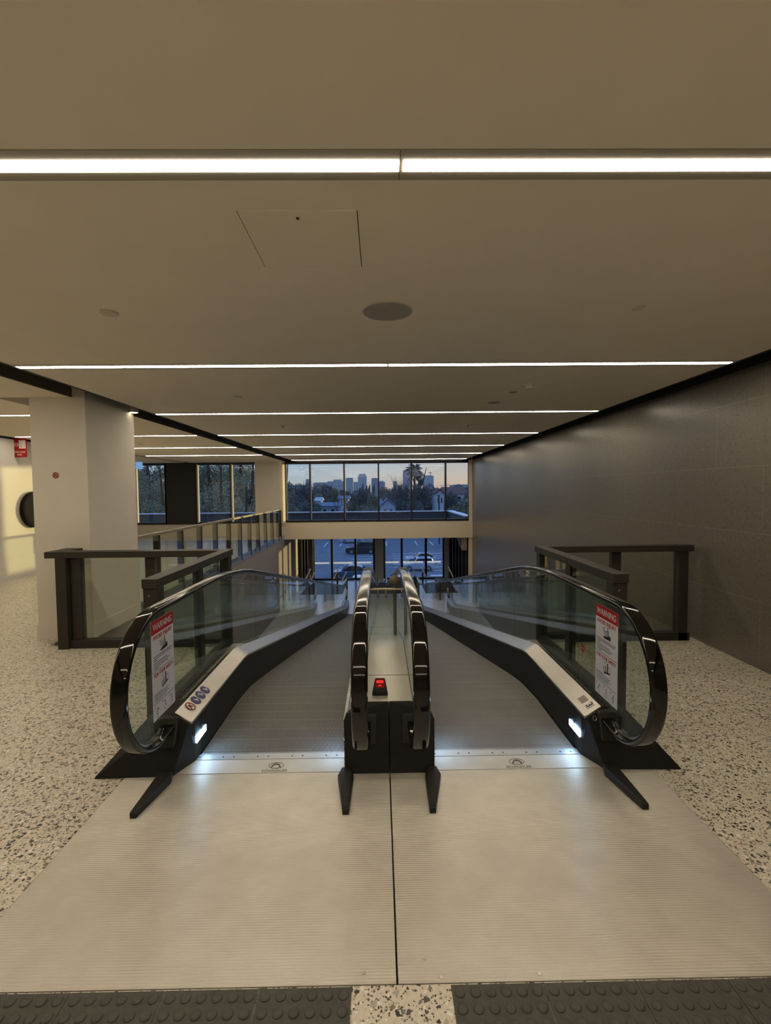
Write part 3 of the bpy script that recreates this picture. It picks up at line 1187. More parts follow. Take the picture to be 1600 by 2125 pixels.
slope_patch(-.029, .029, .28, .86, .0015, 'button_lens', 'red_lens')
slope_patch(-.022, .022, .58, .76, .003, 'glowing_bar', 'red_glow')
slope_patch(-.010, .010, .36, .44, .003, 'glowing_bar', 'red_glow')
t = thing('barrier_post', 'brown ball on a thin pole with glass barrier between the centre handrails', 'barrier', (.13, 4.6, .25))
zb = zwalk(4.6, .2, .362)
MB().lathe([(.016, 0), (.016, .45)], (.135, 4.6, zb - .01), seg=14).build('pole', 'ball_brown', t, smooth=40)
b = MB()
b.lathe([(.056 * math.sin(math.pi * k / 14) + .0005, -.056 * math.cos(math.pi * k / 14)) for k in range(15)], (.135, 4.6, .755), seg=24)
b.build('ball', 'ball_brown', t, smooth=60)
MB().box(-.104, .187, 4.575, 4.583, zb, .675).build('barrier_glass', 'balustrade_glass', t)
MB().box(-.106, .19, 4.572, 4.586, .675, .690).build('barrier_edge', 'brass', t)


# ------------------------------------------------------------------ warning signs on the outer glass
def warning_sign(x, yl, du, face, label):
    """yl: y of the left edge (reader's view), du: +1/-1 reading direction along y, face: +1/-1 outward x"""
    Wd, Ht, zt = .275, .55, .925
    t = thing('warning_sign', label, 'sign', (x, yl + du * Wd / 2, zt - Ht), 'warning signs')
    U, V = Vector((0, du, 0)), Vector((0, 0, 1))
    n = U.cross(V)
    base = Vector((x, yl, zt))

    def P(u, v, l):
        return base + U * (u * Wd) - V * (v * Ht) + n * l

    def poly(pts, l, mat, name):
        b = MB()
        for pp in pts:
            b.bm.faces.new([b.bm.verts.new(P(u, v, l)) for u, v in pp])
        return b.build(name, mat, t)

    def line(a, c, w):
        du_, dv_ = (c[0] - a[0]) * Wd, (c[1] - a[1]) * Ht
        l = math.hypot(du_, dv_)
        ou, ov = -dv_ / l * w / Wd, du_ / l * w / Ht
        return [(a[0] + ou, a[1] + ov), (c[0] + ou, c[1] + ov), (c[0] - ou, c[1] - ov), (a[0] - ou, a[1] - ov)]

    def blob(u, v, r, k=12):
        return [(u + r * math.cos(2 * math.pi * i / k) / Wd, v + r * math.sin(2 * math.pi * i / k) / Ht) for i in range(k)]

    c = P(.5, .5, .001)
    MB().obox(c, n * .001, U * (Wd / 2), V * (Ht / 2)).build('sign_board', 'white_sign', t)
    poly([[(0, 0), (1, 0), (1, .135), (0, .135)]], .0024, 'red_sign', 'red_band')
    text_mesh('WARNING', .052, P(.5, .070, .003), U, V, 'white_sign', t, 'heading_lettering', width=.235)
    text_mesh('AVOID INJURY', .032, P(.5, .176, .0026), U, V, 'red_sign', t, 'subheading_lettering', width=.235)
    text_mesh('FOR YOUR SAFETY', .028, P(.5, .555, .0026), U, V, 'red_sign', t, 'subheading_lettering', width=.235)
    # trolley on a ramp
    poly([[(.36, .325), (.70, .285), (.70, .335), (.40, .342)], [(.565, .225), (.585, .225), (.64, .30), (.60, .305)],
          [(.565, .235), (.58, .235), (.545, .31), (.525, .315)], blob(.572, .214, .006),
          line((.585, .238), (.48, .262), .002), line((.37, .255), (.52, .258), .0016), line((.37, .255), (.41, .29), .0016),
          line((.41, .29), (.52, .285), .0016), line((.52, .258), (.52, .285), .0016), line((.40, .27), (.52, .272), .0012), line((.41, .31), (.52, .30), .0016),
          line((.34, .225), (.38, .245), .0016), line((.38, .245), (.47, .205), .0016)], .0026, 'black_ink', 'trolley_pictogram')
    # people on the walk
    poly([[(.40, .705), (.68, .680), (.70, .695), (.42, .722)], [(.555, .615), (.60, .615), (.61, .69), (.55, .695)], blob(.578, .602, .008),
          [(.47, .650), (.50, .650), (.505, .70), (.465, .703)], blob(.484, .640, .006), [(.39, .640), (.41, .640), (.42, .706), (.40, .708)],
          line((.60, .625), (.69, .63), .0018), line((.69, .63), (.70, .68), .0018),
          line((.40, .595), (.44, .612), .0014), line((.44, .612), (.53, .575), .0014)], .0026, 'black_ink', 'people_pictogram')
    # fine print drawn as lines
    bars = []
    for v, a, e in ((.365, .06, .93), (.385, .06, .88), (.405, .08, .24), (.430, .06, .66), (.452, .06, .78), (.474, .06, .70), (.494, .08, .30)):
        bars.append(line((a, v), (e, v), .0022))
    for v, a, e in ((.742, .06, .40), (.758, .06, .70), (.776, .06, .64), (.794, .06, .72), (.812, .06, .60)):
        bars.append(line((a, v), (e, v), .0018))
    poly(bars, .0026, 'grey_ink', 'fine_print')
    poly([line((.03, .516), (.97, .516), .0016), line((.03, .838), (.97, .838), .0016)], .0026, 'black_ink', 'rule')
    fig = []
    fig += [blob(.19, .895, .005), line((.19, .90), (.15, .935), .003), line((.15, .935), (.10, .955), .002), line((.15, .935), (.20, .965), .002), line((.185, .905), (.25, .90), .0018), line((.12, .975), (.22, .985), .0014)]
    fig += [blob(.52, .885, .005), line((.52, .892), (.525, .925), .0028), line((.525, .925), (.585, .945), .002)]
    fig += [line((.47, .93), (.46, .955), .0016), line((.46, .955), (.50, .975), .0016), line((.50, .975), (.56, .965), .0016)]
    fig += [blob(.84, .885, .005), line((.84, .892), (.84, .935), .003), line((.84, .935), (.80, .97), .002), line((.84, .935), (.87, .97), .002), line((.83, .90), (.76, .94), .0015)]
    poly(fig, .0026, 'black_ink', 'passenger_pictograms')
    x_ = []
    for u in (.10, .43, .73):
        x_ += [line((u - .03, .862), (u + .03, .882), .0012), line((u + .03, .862), (u - .03, .882), .0012)]
    poly(x_, .0028, 'red_sign', 'red_crosses')
    return t


warning_sign(XC - .721 - HR_U + .0065, 2.583, 1, 1, 'red and white WARNING sign on the left outer glass panel')
warning_sign(XC + .721 + HR_U - .0065, 2.925, -1, -1, 'red and white WARNING sign on the right outer glass panel')
xs_ = XC + .721 + HR_U - .0065
t = thing('stop_tag', 'small round red sticker low on the right outer glass', 'sticker', (xs_, 3.12, .5))
MB().lathe([(.026, 0), (.026, .0012)], (xs_, 3.12, .575), axis='x', seg=28).build('red_disc', 'red_sign', t)
MB().box(xs_ - .0005, xs_ + .001, 3.118, 3.122, .51, .55).build('pointer', 'red_sign', t)
text_mesh('STOP', .014, (xs_ - .001, 3.12, .575), (0, -1, 0), (0, 0, 1), 'pink_sticker', t, 'tag_lettering', width=.036)

# ------------------------------------------------------------------ bronze railings


def railing(side, label):
    """side -1 left / +1 right of the walks"""
    xn = XC + side * 1.665            # return rail beside the walk
    xf = -3.36 if side < 0 else 3.28  # far post
    yb, yn = 5.07, 3.43
    top = 1.02
    t = thing('railing', label, 'railing', (xn, yb, 0))
    b = MB()
    X = sorted
    # top rail: across and returning to the viewer
    a, c = X((xn - side * .05, xf + side * (.12 if side < 0 else .02)))
    b.box(a, c, yb - .07, yb + .07, top - .065, top)
    b.box(xn - .055, xn + .055, yn - .06, yb - .07, top - .065, top)
    if side < 0:
        b.box(xf - .12, xf + .06, yb + .07, 5.36, top - .065, top)
    b.build('top_rail', 'bronze', t, bevel=.003)
    a, c = X((xn, xf))
    b = MB().box(a, c, yb - .05, yb + .05, 0, .085)
    b.box(xn - .04, xn + .04, yn, yb - .05, 0, .085)
    b.build('bottom_rail', 'bronze_dark', t, bevel=.003)

    def post(x, y, wx, wy, z0=0.0):
        MB().box(x - wx, x + wx, y - wy, y + wy, z0, top - .065).build('post', 'bronze', t, bevel=.003)
    if side < 0:
        post(xf + .045, yb - .02, .055, .055)
        post(xf + .165, yb + .02, .05, .04)
    else:
        post(xf - .075, yb, .05, .05)
    post(XC + side * 2.47, yb + .03, .05, .03)
    post(xn + side * .01, yb, .045, .05)
    post(xn, yn + .005, .052, .05)
    post(xn + side * .01, 4.30, .03, .05)
    # glass
    e = xf + .20 if side < 0 else xf - .13
    for p, q in ((e, XC + side * 2.52), (XC + side * 2.42, xn + side * .06)):
        p, q = X((p, q))
        MB().box(p, q, yb - .006, yb + .006, .085, top - .065).build('glass_panel', 'rail_glass', t)
    for p, q in ((yn + .055, 4.25), (4.35, yb - .05)):
        MB().box(xn - .006, xn + .006, p, q, .085, top - .065).build('glass_panel', 'rail_glass', t)
    MB().lathe([(.007, -.004), (.007, 0)], (xn - .01, yn - .046, top - .12), axis='y', seg=10).build('fixing', 'pewter', t)
    return t


railing(-1, 'dark bronze railing with glass panels left of the walks')
railing(1, 'dark bronze railing with glass panels against the grey tile wall')

# long guard rail along the void on the left
t = thing('guard_rail', 'long glass guard rail with pale top rail running to the far windows', 'railing', (-3.5, 6.5, 0))
MB().box(-3.535, -3.475, 6.45, 17.05, .955, 1.0).build('top_rail', 'pewter', t, bevel=.004)
for k in range(12):
    y = 6.72 + .9 * k
    if y > 16.9:
        break
    MB().box(-3.58, -3.475, y - .012, y + .012, -.10, .955).build('post', 'bronze_dark', t)
    if k < 11:
        MB().box(-3.492, -3.482, y + .02, y + .88, -.06, .955).build('glass_panel', 'rail_glass', t)
MB().box(-3.60, -3.475, 16.98, 17.02, -.10, .955).build('post', 'bronze_dark', t)

# ------------------------------------------------------------------ tactile tiles in front of the plates


def tactile(x0, label, first=[None]):
    if first[0] is None:
        L = .302
        b = MB().box(0, L, -.302, 0, 0, .004)
        for i in range(6):
            for j in range(6):
                cx_, cy_ = .0255 + .0502 * i, -.0255 - .0502 * j
                b.lathe([(.0175, .004), (.0165, .0070), (.0125, .0092), (.0110, .0088)], (cx_, cy_, 0), seg=18)
        o = b.build('tactile_tile', 'tactile_rubber', smooth=25)
        first[0] = o
        tag(o, label, 'tactile tile', 'dark studded tactile tiles')
    else:
        o = dup(first[0], label=label)
    o.location = (x0, 1.508, .0005)
    return o


names_l = ['dark studded tactile tile left of the terrazzo gap, first from the gap', 'dark studded tactile tile left of the terrazzo gap, second from the gap',
           'dark studded tactile tile left of the terrazzo gap, third from the gap', 'dark studded tactile tile left of the terrazzo gap, cut by the picture edge']
for i in range(4):
    tactile(-.108 - .305 * (i + 1) + .003, names_l[i])
for i in range(4):
    tactile(.218 + .305 * i, names_l[i].replace('left of', 'right of'))

# ------------------------------------------------------------------ signs and hose reel at the left
t = thing('fire_hose_sign', 'red FIRE HOSE REEL sign projecting from the far left wall', 'sign', (XHOSE + .1, 9.35, 2.2))
MB().box(XHOSE - .03, XHOSE + .235, 9.345, 9.355, 2.325, 2.70).build('sign_board', 'red_sign', t)
yk = 9.3445
b = MB()
b.box(XHOSE + .09, XHOSE + .215, yk - .001, yk + .001, 2.49, 2.645)
b.build('reel_pictogram', 'label_white', t)
b = MB()
for k in range(5):
    b.box(XHOSE + .105 + .022 * k, XHOSE + .109 + .022 * k, yk - .0015, yk - .001, 2.50, 2.635)
b.build('hose_lines', 'red_sign', t)
b = MB().tube([(XHOSE + .040 + .033 * math.cos(a), yk, 2.565 + .033 * math.sin(a)) for a in [2 * math.pi * k / 20 for k in range(20)]], .004, 5, closed=True)
b.tube([(XHOSE + .005, yk, 2.565), (XHOSE + .09, yk, 2.565)], .004, 5)
b.build('wheel_pictogram', 'label_white', t)
text_mesh('FIRE HOSE', .040, (XHOSE + .103, yk, 2.42), (1, 0, 0), (0, 0, 1), 'label_white', t, 'sign_lettering', width=.20)
text_mesh('REEL', .040, (XHOSE + .103, yk, 2.37), (1, 0, 0), (0, 0, 1), 'label_white', t, 'sign_lettering', width=.10)
t = thing('hose_reel', 'black round hose reel on the far left wall, half hidden by the column', 'hose reel', (XHOSE, 9.75, 1.30))
MB().lathe([(.30, .001), (.345, .012), (.36, .02), (.36, .09), (.345, .10), (.26, .095)], (XHOSE, 9.75, 1.305), axis='x', seg=40).build('drum', 'hose_black', t, smooth=40)
b = MB()
for k in range(4):
    b.tube([(XHOSE + .028 + .018 * k, 9.75 + .345 * math.cos(a), 1.305 + .345 * math.sin(a)) for a in [2 * math.pi * q / 40 for q in range(40)]], .012, 6, closed=True)
b.build('hose', 'hose_black', t, smooth=60)
MB().lathe([(.07, .002), (.07, .115), (.05, .12)], (XHOSE, 9.75, 1.305), axis='x', seg=20).build('hub', 'hose_black', t)
t = thing('no_smoking_sign', 'small round no smoking sign on the pale column', 'sign', (-3.575, 5.37, 1.83))
c = (-3.568, 5.37, 1.826)
MB().lathe([(.034, -.002), (.034, 0)], c, axis='y', seg=32).build('sign_disc', 'pink_sticker', t)
b = MB().tube([(c[0] + .030 * math.cos(a), c[1] - .003, c[2] + .030 * math.sin(a)) for a in [2 * math.pi * k / 32 for k in range(32)]], .0042, 5, closed=True)
b.tube([(c[0] - .021, c[1] - .003, c[2] + .021), (c[0] + .021, c[1] - .003, c[2] - .021)], .0032, 5)
b.build('prohibition_ring', 'red_sign', t)
MB().tube([(c[0] - .018, c[1] - .0025, c[2] - .005), (c[0] + .018, c[1] - .0025, c[2] - .005)], .0035, 5).build('pictogram', 'black_ink', t)

# ------------------------------------------------------------------ barrier posts on the lower floor


def low_post(x, y, s, label):
    """dark post with a tilted stainless plate; s = side the plate leans to"""
    t = thing('barrier_bollard', label, 'bollard', (x, y, LOW), 'steel topped posts on the lower floor')
    MB().lathe([(.035, 0), (.035, .98), (.03, 1.0)], (x, y, LOW), seg=14).build('post', 'frame_black', t, smooth=40)
    MB().obox((x - s * .05, y, LOW + 1.0), (s * .09, 0, .19), (0, .07, 0), (.02, 0, -s * .0095)).build('top_plate', 'steel_bright', t)
    MB().lathe([(.06, 0), (.06, .015)], (x, y, LOW), seg=16).build('foot', 'steel', t)
    return t


low_post(-1.65, 18.3, 1, 'steel topped dark post downstairs, second from the left wall')
low_post(-1.30, 17.6, 1, 'steel topped dark post downstairs at the lower end of the left walk')
low_post(-2.72, 18.3, 1, 'steel topped dark post downstairs, nearest the left wall')
low_post(-2.45, 17.5, 1, 'steel topped dark post downstairs beside the left walk')
low_post(1.62, 18.4, -1, 'steel topped dark post downstairs, second from the right wall')
low_post(1.26, 17.6, -1, 'steel topped dark post downstairs at the lower end of the right walk')
low_post(2.65, 18.4, -1, 'steel topped dark post downstairs, nearest the right wall')
low_post(-.40, 18.0, 1, 'steel topped dark post downstairs just left of the pier')
low_post(.42, 18.0, -1, 'steel topped dark post downstairs just right of the pier')

# ------------------------------------------------------------------ outside: ground, markings, cars
GZ = -8.0


def at(px, y, D):
    return Vector(((px - 788) * D / 1000, D, 1.63 + (1017 - y) * D / 1000))


struct(MB().box(-900, 900, YFAC + .4, 2500, GZ - .5, GZ).build('car_park_ground', 'asphalt'), 'bluish asphalt of the car park')
f = MB()
for k in range(7):
    y = 57.0 + 2.55 * k
    f.box(-5.4 + .35 * k, -.6, y - .09, y + .09, GZ, GZ + .012)
    f.box(1.7, 9.6, y - .09, y + .09, GZ, GZ + .012)
for k in range(9):
    x = -12.5 + 2.7 * k
    f.box(x, x + .16, 83, 90, GZ, GZ + .012)
for k in range(3):
    f.box(5.0 + .3 * k, 9.5, 50.5 + 1.4 * k, 51.1 + 1.4 * k, GZ, GZ + .012)
struct(f.build('road_markings', 'line_white'), 'white parking bay lines')
struct(MB().box(-40, 40, 93, 93.6, GZ, GZ + .18).build('kerb', 'kerb'))


def car(name, label, x, y, body, L=4.2, H=1.55, tall=0.0, rz=0.0, boxy=False):
    """built facing -x, at the origin, then placed"""
    t = thing(name, label, 'car', (0, 0, 0), 'parked cars')
    h0 = .20
    belt = H * .60
    w = .86
    side = [(-L / 2 + .10, h0), (-L / 2, .45), (-L / 2 + .03, belt * .80), (-L / 2 + .25, belt * .90), (-L * .20, belt), (L / 2 - .12, belt + .04), (L / 2, belt * .85), (L / 2 - .02, .42), (L / 2 - .12, h0)]
    b = MB().prism([(p[0], p[1]) for p in side], 1, -w, w)
    o = b.build('body', body, t, bevel=.07)
    if boxy:
        roof = [(-L * .22, belt - .02), (-L * .06, H - .05), (0, H), (L * .38, H - .02), (L * .43, H - .10), (L / 2 - .08, belt)]
    else:
        roof = [(-L * .24, belt - .02), (-L * .05, H - .06), (L * .06, H), (L * .24, H - .05), (L * .34, H - .18), (L / 2 - .10, belt)]
    MB().prism(roof, 1, -w + .10, w - .10).build('roof', body, t, bevel=.06)
    # side windows, windscreen, rear window
    k = lambda p, s=.86: (p[0], p[1])
    cx_ = sum(p[0] for p in roof) / len(roof)
    gl = [(cx_ + (p[0] - cx_) * .86, belt + .03 + (p[1] - belt) * .80) for p in roof]
    mid = cx_ + .1
    fr = [p for p in gl if p[0] < mid] + [(mid - .04, gl[2][1]), (mid - .04, belt + .03)]
    rr = [(mid + .04, belt + .03), (mid + .04, gl[2][1])] + [p for p in gl if p[0] > mid]
    for sgn in (-1, 1):
        y0, y1 = sorted((sgn * (w - .105), sgn * (w - .085)))
        for poly in (fr, rr):
            if len(poly) >= 3:
                MB().prism(poly, 1, y0, y1).build('side_window', 'car_window', t)
    for (p, q), nm in (((roof[0], roof[1]), 'windscreen'), ((roof[-2], roof[-1]), 'rear_window')):
        d = Vector((q[0] - p[0], 0, q[1] - p[1]))
        n = Vector((-d.z, 0, d.x)).normalized()
        c = Vector(((p[0] + q[0]) / 2, 0, (p[1] + q[1]) / 2)) + n * .012
        MB().obox(c, d * .40, (0, w - .2, 0), n * .012).build(nm, 'car_window', t)
    r = .315 + tall
    for xw in (-L * .31, L * .31):
        for sgn in (-1, 1):
            wh = MB().lathe([(r - .05, -.10), (r, -.09), (r, .09), (r - .05, .10)], (xw, sgn * (w - .09), r), axis='y', seg=24).build('wheel', 'tyre', t, smooth=40)
            MB().lathe([(r * .66, -.108), (r * .66, .108)], (xw, sgn * (w - .09), r), axis='y', seg=20).build('rim', 'rim', wh)
    for sgn in (-1, 1):
        MB().box(-L / 2 + .02, -L / 2 + .28, sgn * .62 - .17, sgn * .62 + .17, belt * .70, belt * .86).build('headlight', 'car_lamp', t, bevel=.03)
        MB().box(L / 2 - .10, L / 2 + .012, sgn * .70 - .12, sgn * .70 + .12, belt * .62, belt * .86).build('tail_light', 'red_sign', t)
    t.location = (x, y, GZ)
    t.rotation_euler = (0, 0, rz)
    return t


car('small_car', 'silver grey boxy small car behind the right half of the lower glass', 4.55, 57.4, 'car_silver', 3.7, 1.58, boxy=True)
car('suv', 'dark SUV parked behind the left half of the lower glass', -2.9, 73.0, 'car_dark', 4.7, 1.85, .06, boxy=True)
car('hatchback', 'dark blue hatchback behind the left half of the lower glass', -3.35, 52.6, 'car_blue', 4.0, 1.5)
car('white_car', 'white car at the foot of the left half of the lower glass', -2.4, 45.8, 'car_white', 4.1, 1.45)
car('sedan', 'pale blue sedan parked right behind the silver small car', 5.3, 63.0, 'car_silver', 4.0, 1.42)
car('blue_van', 'pale blue car at the far end behind the dark SUV', -5.2, 88.5, 'car_silver', 4.3, 1.7, boxy=True)
for k, (x, nm) in enumerate(((9.9, 'far right'), (-12, 'far left'))):
    o = MB()
for k in range(16):
    x = -24 + 3.2 * k
    b = MB()
    rnd = random.Random(k)
    for q in range(420):
        p = Vector((rnd.gauss(0, 1.0), rnd.gauss(0, .6), abs(rnd.gauss(0, .6))))
        if p.z > 1.5:
            continue
        d = Vector((rnd.uniform(-1, 1), rnd.uniform(-1, 1), rnd.uniform(-1, 1))).normalized() * .16
        e = d.orthogonal().normalized() * .12
        c = p + Vector((x, 95, GZ))
        b.quad(c - d, c + e, c + d, c - e)
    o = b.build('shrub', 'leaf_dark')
    tag(o, 'low dark shrub in the hedge behind the car park', 'shrub', 'hedge shrubs behind the car park')


# ------------------------------------------------------------------ trees
def crown_mesh(name, n, rx, rz, leaf, mat, seed, blobs=9, droop=0.0):
    rnd = random.Random(seed)
    b = MB()
    cs = []
    for k in range(blobs):
        a = rnd.uniform(0, 6.28)
        q = rnd.uniform(.1, .75)
        cs.append((Vector((math.cos(a) * q * rx, math.sin(a) * q * rx, rnd.uniform(-.65, .7) * rz)), rnd.uniform(.30, .50)))
    for k in range(n):
        c, s = rnd.choice(cs)
        d = Vector((rnd.gauss(0, 1), rnd.gauss(0, 1), rnd.gauss(0, 1))).normalized()
        rr = rnd.uniform(.45, 1) ** .5
        p = c + Vector((d.x * rx * s * rr, d.y * rx * s * rr, d.z * rz * s * rr - droop * rnd.random()))
        u = Vector((rnd.uniform(-1, 1), rnd.uniform(-1, 1), rnd.uniform(-1, 1) - droop)).normalized()
        v = u.orthogonal().normalized()
        v = (v * math.cos(k) + u.cross(v) * math.sin(k)) * leaf * .45
        u = u * leaf * rnd.uniform(.6, 1.2)
        b.quad(p - u, p + v, p + u, p - v)
    me = bpy.data.meshes.new(name)
    b.bm.to_mesh(me)
    b.bm.free()
    me.materials.append(MATS[mat])
    return me


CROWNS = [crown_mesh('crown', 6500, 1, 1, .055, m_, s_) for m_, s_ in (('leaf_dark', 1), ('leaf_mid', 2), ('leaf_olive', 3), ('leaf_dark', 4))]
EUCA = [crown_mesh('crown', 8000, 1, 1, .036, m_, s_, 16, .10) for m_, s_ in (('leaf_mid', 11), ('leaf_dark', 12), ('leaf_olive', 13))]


def trunk_mesh(mat):
    b = MB()
    b.tube([(0, 0, 0), (.02, 0, .35), (-.02, .02, .7), (0, 0, 1.0)], .05, 8, r1=.022)
    for k in range(5):
        a = 1.26 * k
        z = .45 + .1 * k
        b.tube([(0, 0, z), (.16 * math.cos(a), .16 * math.sin(a), z + .16), (.30 * math.cos(a), .30 * math.sin(a), z + .38)], .018, 5, r1=.006)
    me = bpy.data.meshes.new('trunk')
    b.bm.to_mesh(me)
    b.bm.free()
    me.materials.append(MATS[mat])
    return me


TRUNK, TRUNKP = trunk_mesh('trunk'), trunk_mesh('trunk_pale')


def raw(name, me, parent, loc=(0, 0, 0), sc=(1, 1, 1), rz=0):
    o = bpy.data.objects.new(name, me)
    COL.objects.link(o)
    o.parent = parent
    o.location = loc
    o.scale = sc
    o.rotation_euler = (0, 0, rz)
    return o


def tree(px, ytop, D, wpx, label, group, crown, trunk=TRUNK, base=None, kind='leafy_tree', low=.30):
    p = at(px, ytop, D)
    base = GZ if base is None else base
    h = p.z - base
    t = thing(kind, label, 'tree', (p.x, p.y, base), group)
    r = wpx * D / 2000
    raw('trunk', trunk, t, (0, 0, 0), (h * .8, h * .8, h * .85))
    if kind == 'gum_tree':
        raw('crown', EUCA[1], t, (0, .3, h * .52), (r * 1.1, r, h * .34), px * .11)
        raw('crown', EUCA[0], t, (0, -.3, h * .76), (r * .9, r * .8, h * .20), px * .23)
    raw('crown', crown, t, (0, 0, h * (1 + low) / 2), (r, r * .9, h * (1 - low) / 2 * 1.05), px * .37)
    return t


panes = ['first', 'second', 'third', 'fourth', 'fifth', 'sixth']


def pane(px):
    k = sum(px > q for q in (645, 715, 785, 853, 924))
    return panes[k]


rt_ = random.Random(5)
# low tree belt behind the car park, shading it from the low sun, seen in the lower part of the long window
belt = [(598, 1000, 120, 34, 0), (612, 1004, 150, 30, 3), (628, 1001, 135, 30, 0), (648, 1012, 170, 30, 1), (668, 1006, 182, 32, 3), (686, 1004, 190, 30, 0),
        (700, 1014, 176, 26, 2), (722, 1016, 170, 30, 0), (742, 1018, 200, 34, 3), (757, 1012, 176, 22, 0), (770, 1016, 130, 24, 1), (800, 1014, 184, 28, 2),
        (815, 1008, 160, 28, 3), (828, 1010, 140, 26, 0), (842, 1008, 130, 30, 3), (862, 1006, 112, 34, 0), (884, 1008, 130, 36, 3), (902, 1014, 150, 24, 0),
        (930, 1022, 110, 26, 0), (955, 1008, 230, 34, 3), (968, 1028, 90, 26, 1), (640, 1040, 100, 40, 0), (600, 1036, 90, 40, 1), (735, 1042, 105, 34, 2),
        (770, 1046, 100, 34, 1), (840, 1036, 124, 28, 3), (870, 1040, 101, 34, 0), (894, 1046, 114, 24, 3), (950, 1046, 79, 36, 1)]
words_ = ['dark bushy tree', 'mid green bushy tree', 'olive bushy tree', 'dense dark tree']
for px, yt, D, w, c in belt:
    lab = '%s seen through the %s pane of the long far window' % (words_[c], pane(px))
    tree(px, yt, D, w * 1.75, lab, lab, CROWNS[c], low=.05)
for k in range(8):  # unseen trees, added to keep the low sun off the car park
    px = 985 + 52 * k
    tree(px, 1013, (112, 126)[k % 2], 62, 'unseen dark tree added behind the tile wall to shade the car park', 'added trees beyond the tile wall', CROWNS[k % 4], low=.1)


def bare_tree(px, ytop, D, wpx, label, seed):
    rnd = random.Random(seed)
    p = at(px, ytop, D)
    h = p.z - GZ
    t = thing('bare_tree', label, 'tree', (p.x, p.y, GZ))
    b = MB()
    wd = wpx * D / 2000

    def grow(q, d, l, r, lev):
        e = q + d * l
        b.tube([q, (q + e) / 2 + Vector((rnd.uniform(-.05, .05) * l, 0, 0)), e], r, 4, r1=r * .6)
        if lev == 0:
            return
        for k in range(3):
            nd = (d + Vector((rnd.uniform(-.9, .9) * wd / h * 2.2, rnd.uniform(-.5, .5), rnd.uniform(-.2, .35)))).normalized()
            grow(e, nd, l * rnd.uniform(.55, .8), r * .55, lev - 1)
    grow(Vector((p.x, p.y, GZ)), Vector((0, 0, 1)), h * .36, h * .016, 5)
    o = b.build('branches', 'twig')
    adopt(o, t)
    return t


bare_tree(700, 1018, 95, 60, 'bare winter tree left of the light pole, second pane of the long window', 1)
bare_tree(824, 996, 103, 34, 'bare winter tree seen through the fourth pane of the long window', 2)
bare_tree(885, 1010, 90, 70, 'wide bare winter tree below the palm, fifth pane of the long window', 3)
bare_tree(928, 1000, 160, 30, 'small bare tree above the white house, near the sixth pane', 4)
bare_tree(745, 1030, 90, 60, 'bare winter tree seen through the third pane of the long window', 5)
# cypresses
for px, yt in ((752, 1003), (760, 1008), (766, 1006), (775, 1005)):
    p = at(px, yt, 260)
    t = thing('cypress', 'slender dark cypress in the row at the third pane of the long window', 'tree', (p.x, p.y, GZ), 'row of cypresses')
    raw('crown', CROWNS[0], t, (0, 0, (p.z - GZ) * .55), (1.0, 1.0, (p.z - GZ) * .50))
    raw('trunk', TRUNK, t, (0, 0, 0), (2, 2, (p.z - GZ) * .4))
# palm
p = at(860, 972, 105)
t = thing('palm_tree', 'tall palm against the sky at the mullion of the long window', 'tree', (p.x, p.y, GZ))
b = MB().tube([(p.x, p.y, GZ), (p.x + .1, p.y, (GZ + p.z) / 2), (p.x, p.y, p.z)], .32, 8, r1=.22)
adopt(b.build('trunk', 'trunk'), t)
rnd = random.Random(3)
b = MB()
for k in range(80):
    a = k * 2.4
    el = rnd.uniform(-.9, 1.2)
    l = rnd.uniform(1.6, 2.3)
    d = Vector((math.cos(a) * math.cos(el), math.sin(a) * math.cos(el), math.sin(el)))
    pts = [p + d * l * s + Vector((0, 0, -.75 * s * s * l * .6)) for s in (0, .3, .6, .85, 1)]
    for i in range(4):
        q, e = pts[i], pts[i + 1]
        side_ = (e - q).cross(Vector((0, 0, 1))).normalized()
        for j in range(5):
            c = q + (e - q) * (j / 5)
            for s in (-1, 1):
                tip = c + side_ * s * .42 + Vector((0, 0, -.22)) + (e - q) * .3
                b.bm.faces.new([b.bm.verts.new(x) for x in (c, c + (e - q) * .35, tip)])
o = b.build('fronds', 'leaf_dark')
adopt(o, t)
tree(873, 978, 118, 22, 'round dark tree just right of the palm', None or 'tree right of the palm', CROWNS[0], low=.70)
tree(592, 972, 60, 10, 'dark tree at the left edge of the first pane of the long window', 'tree at the first pane edge', CROWNS[3], low=.70)
# eucalypts filling the left hall windows
for i, (px, yt, D, w, c, lab) in enumerate((
        (276, 962, 34, 70, 1, 'tall dark gum tree at the left edge of the far left window'), (318, 945, 40, 90, 0, 'leafy gum tree filling the far left window'),
        (345, 985, 30, 60, 2, 'lower olive gum tree beside the black panel'), (400, 950, 46, 80, 1, 'dark gum tree hidden partly by the black panel'),
        (436, 938, 38, 70, 0, 'tall gum tree in the window right of the black panel, left pane'), (460, 985, 30, 80, 1, 'low dark tree in the window right of the black panel, left pane'),
        (500, 940, 42, 70, 2, 'tall olive gum tree in the window right of the black panel, right pane'), (522, 962, 34, 60, 1, 'dark gum tree in the window right of the black panel, next to the pier'),
        (300, 1020, 28, 70, 1, 'low dark tree at the foot of the far left window'), (508, 1022, 28, 70, 1, 'low dark tree at the foot of the window next to the pier'))):
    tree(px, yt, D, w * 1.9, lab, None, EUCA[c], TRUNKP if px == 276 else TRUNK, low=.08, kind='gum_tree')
# ------------------------------------------------------------------ houses and poles


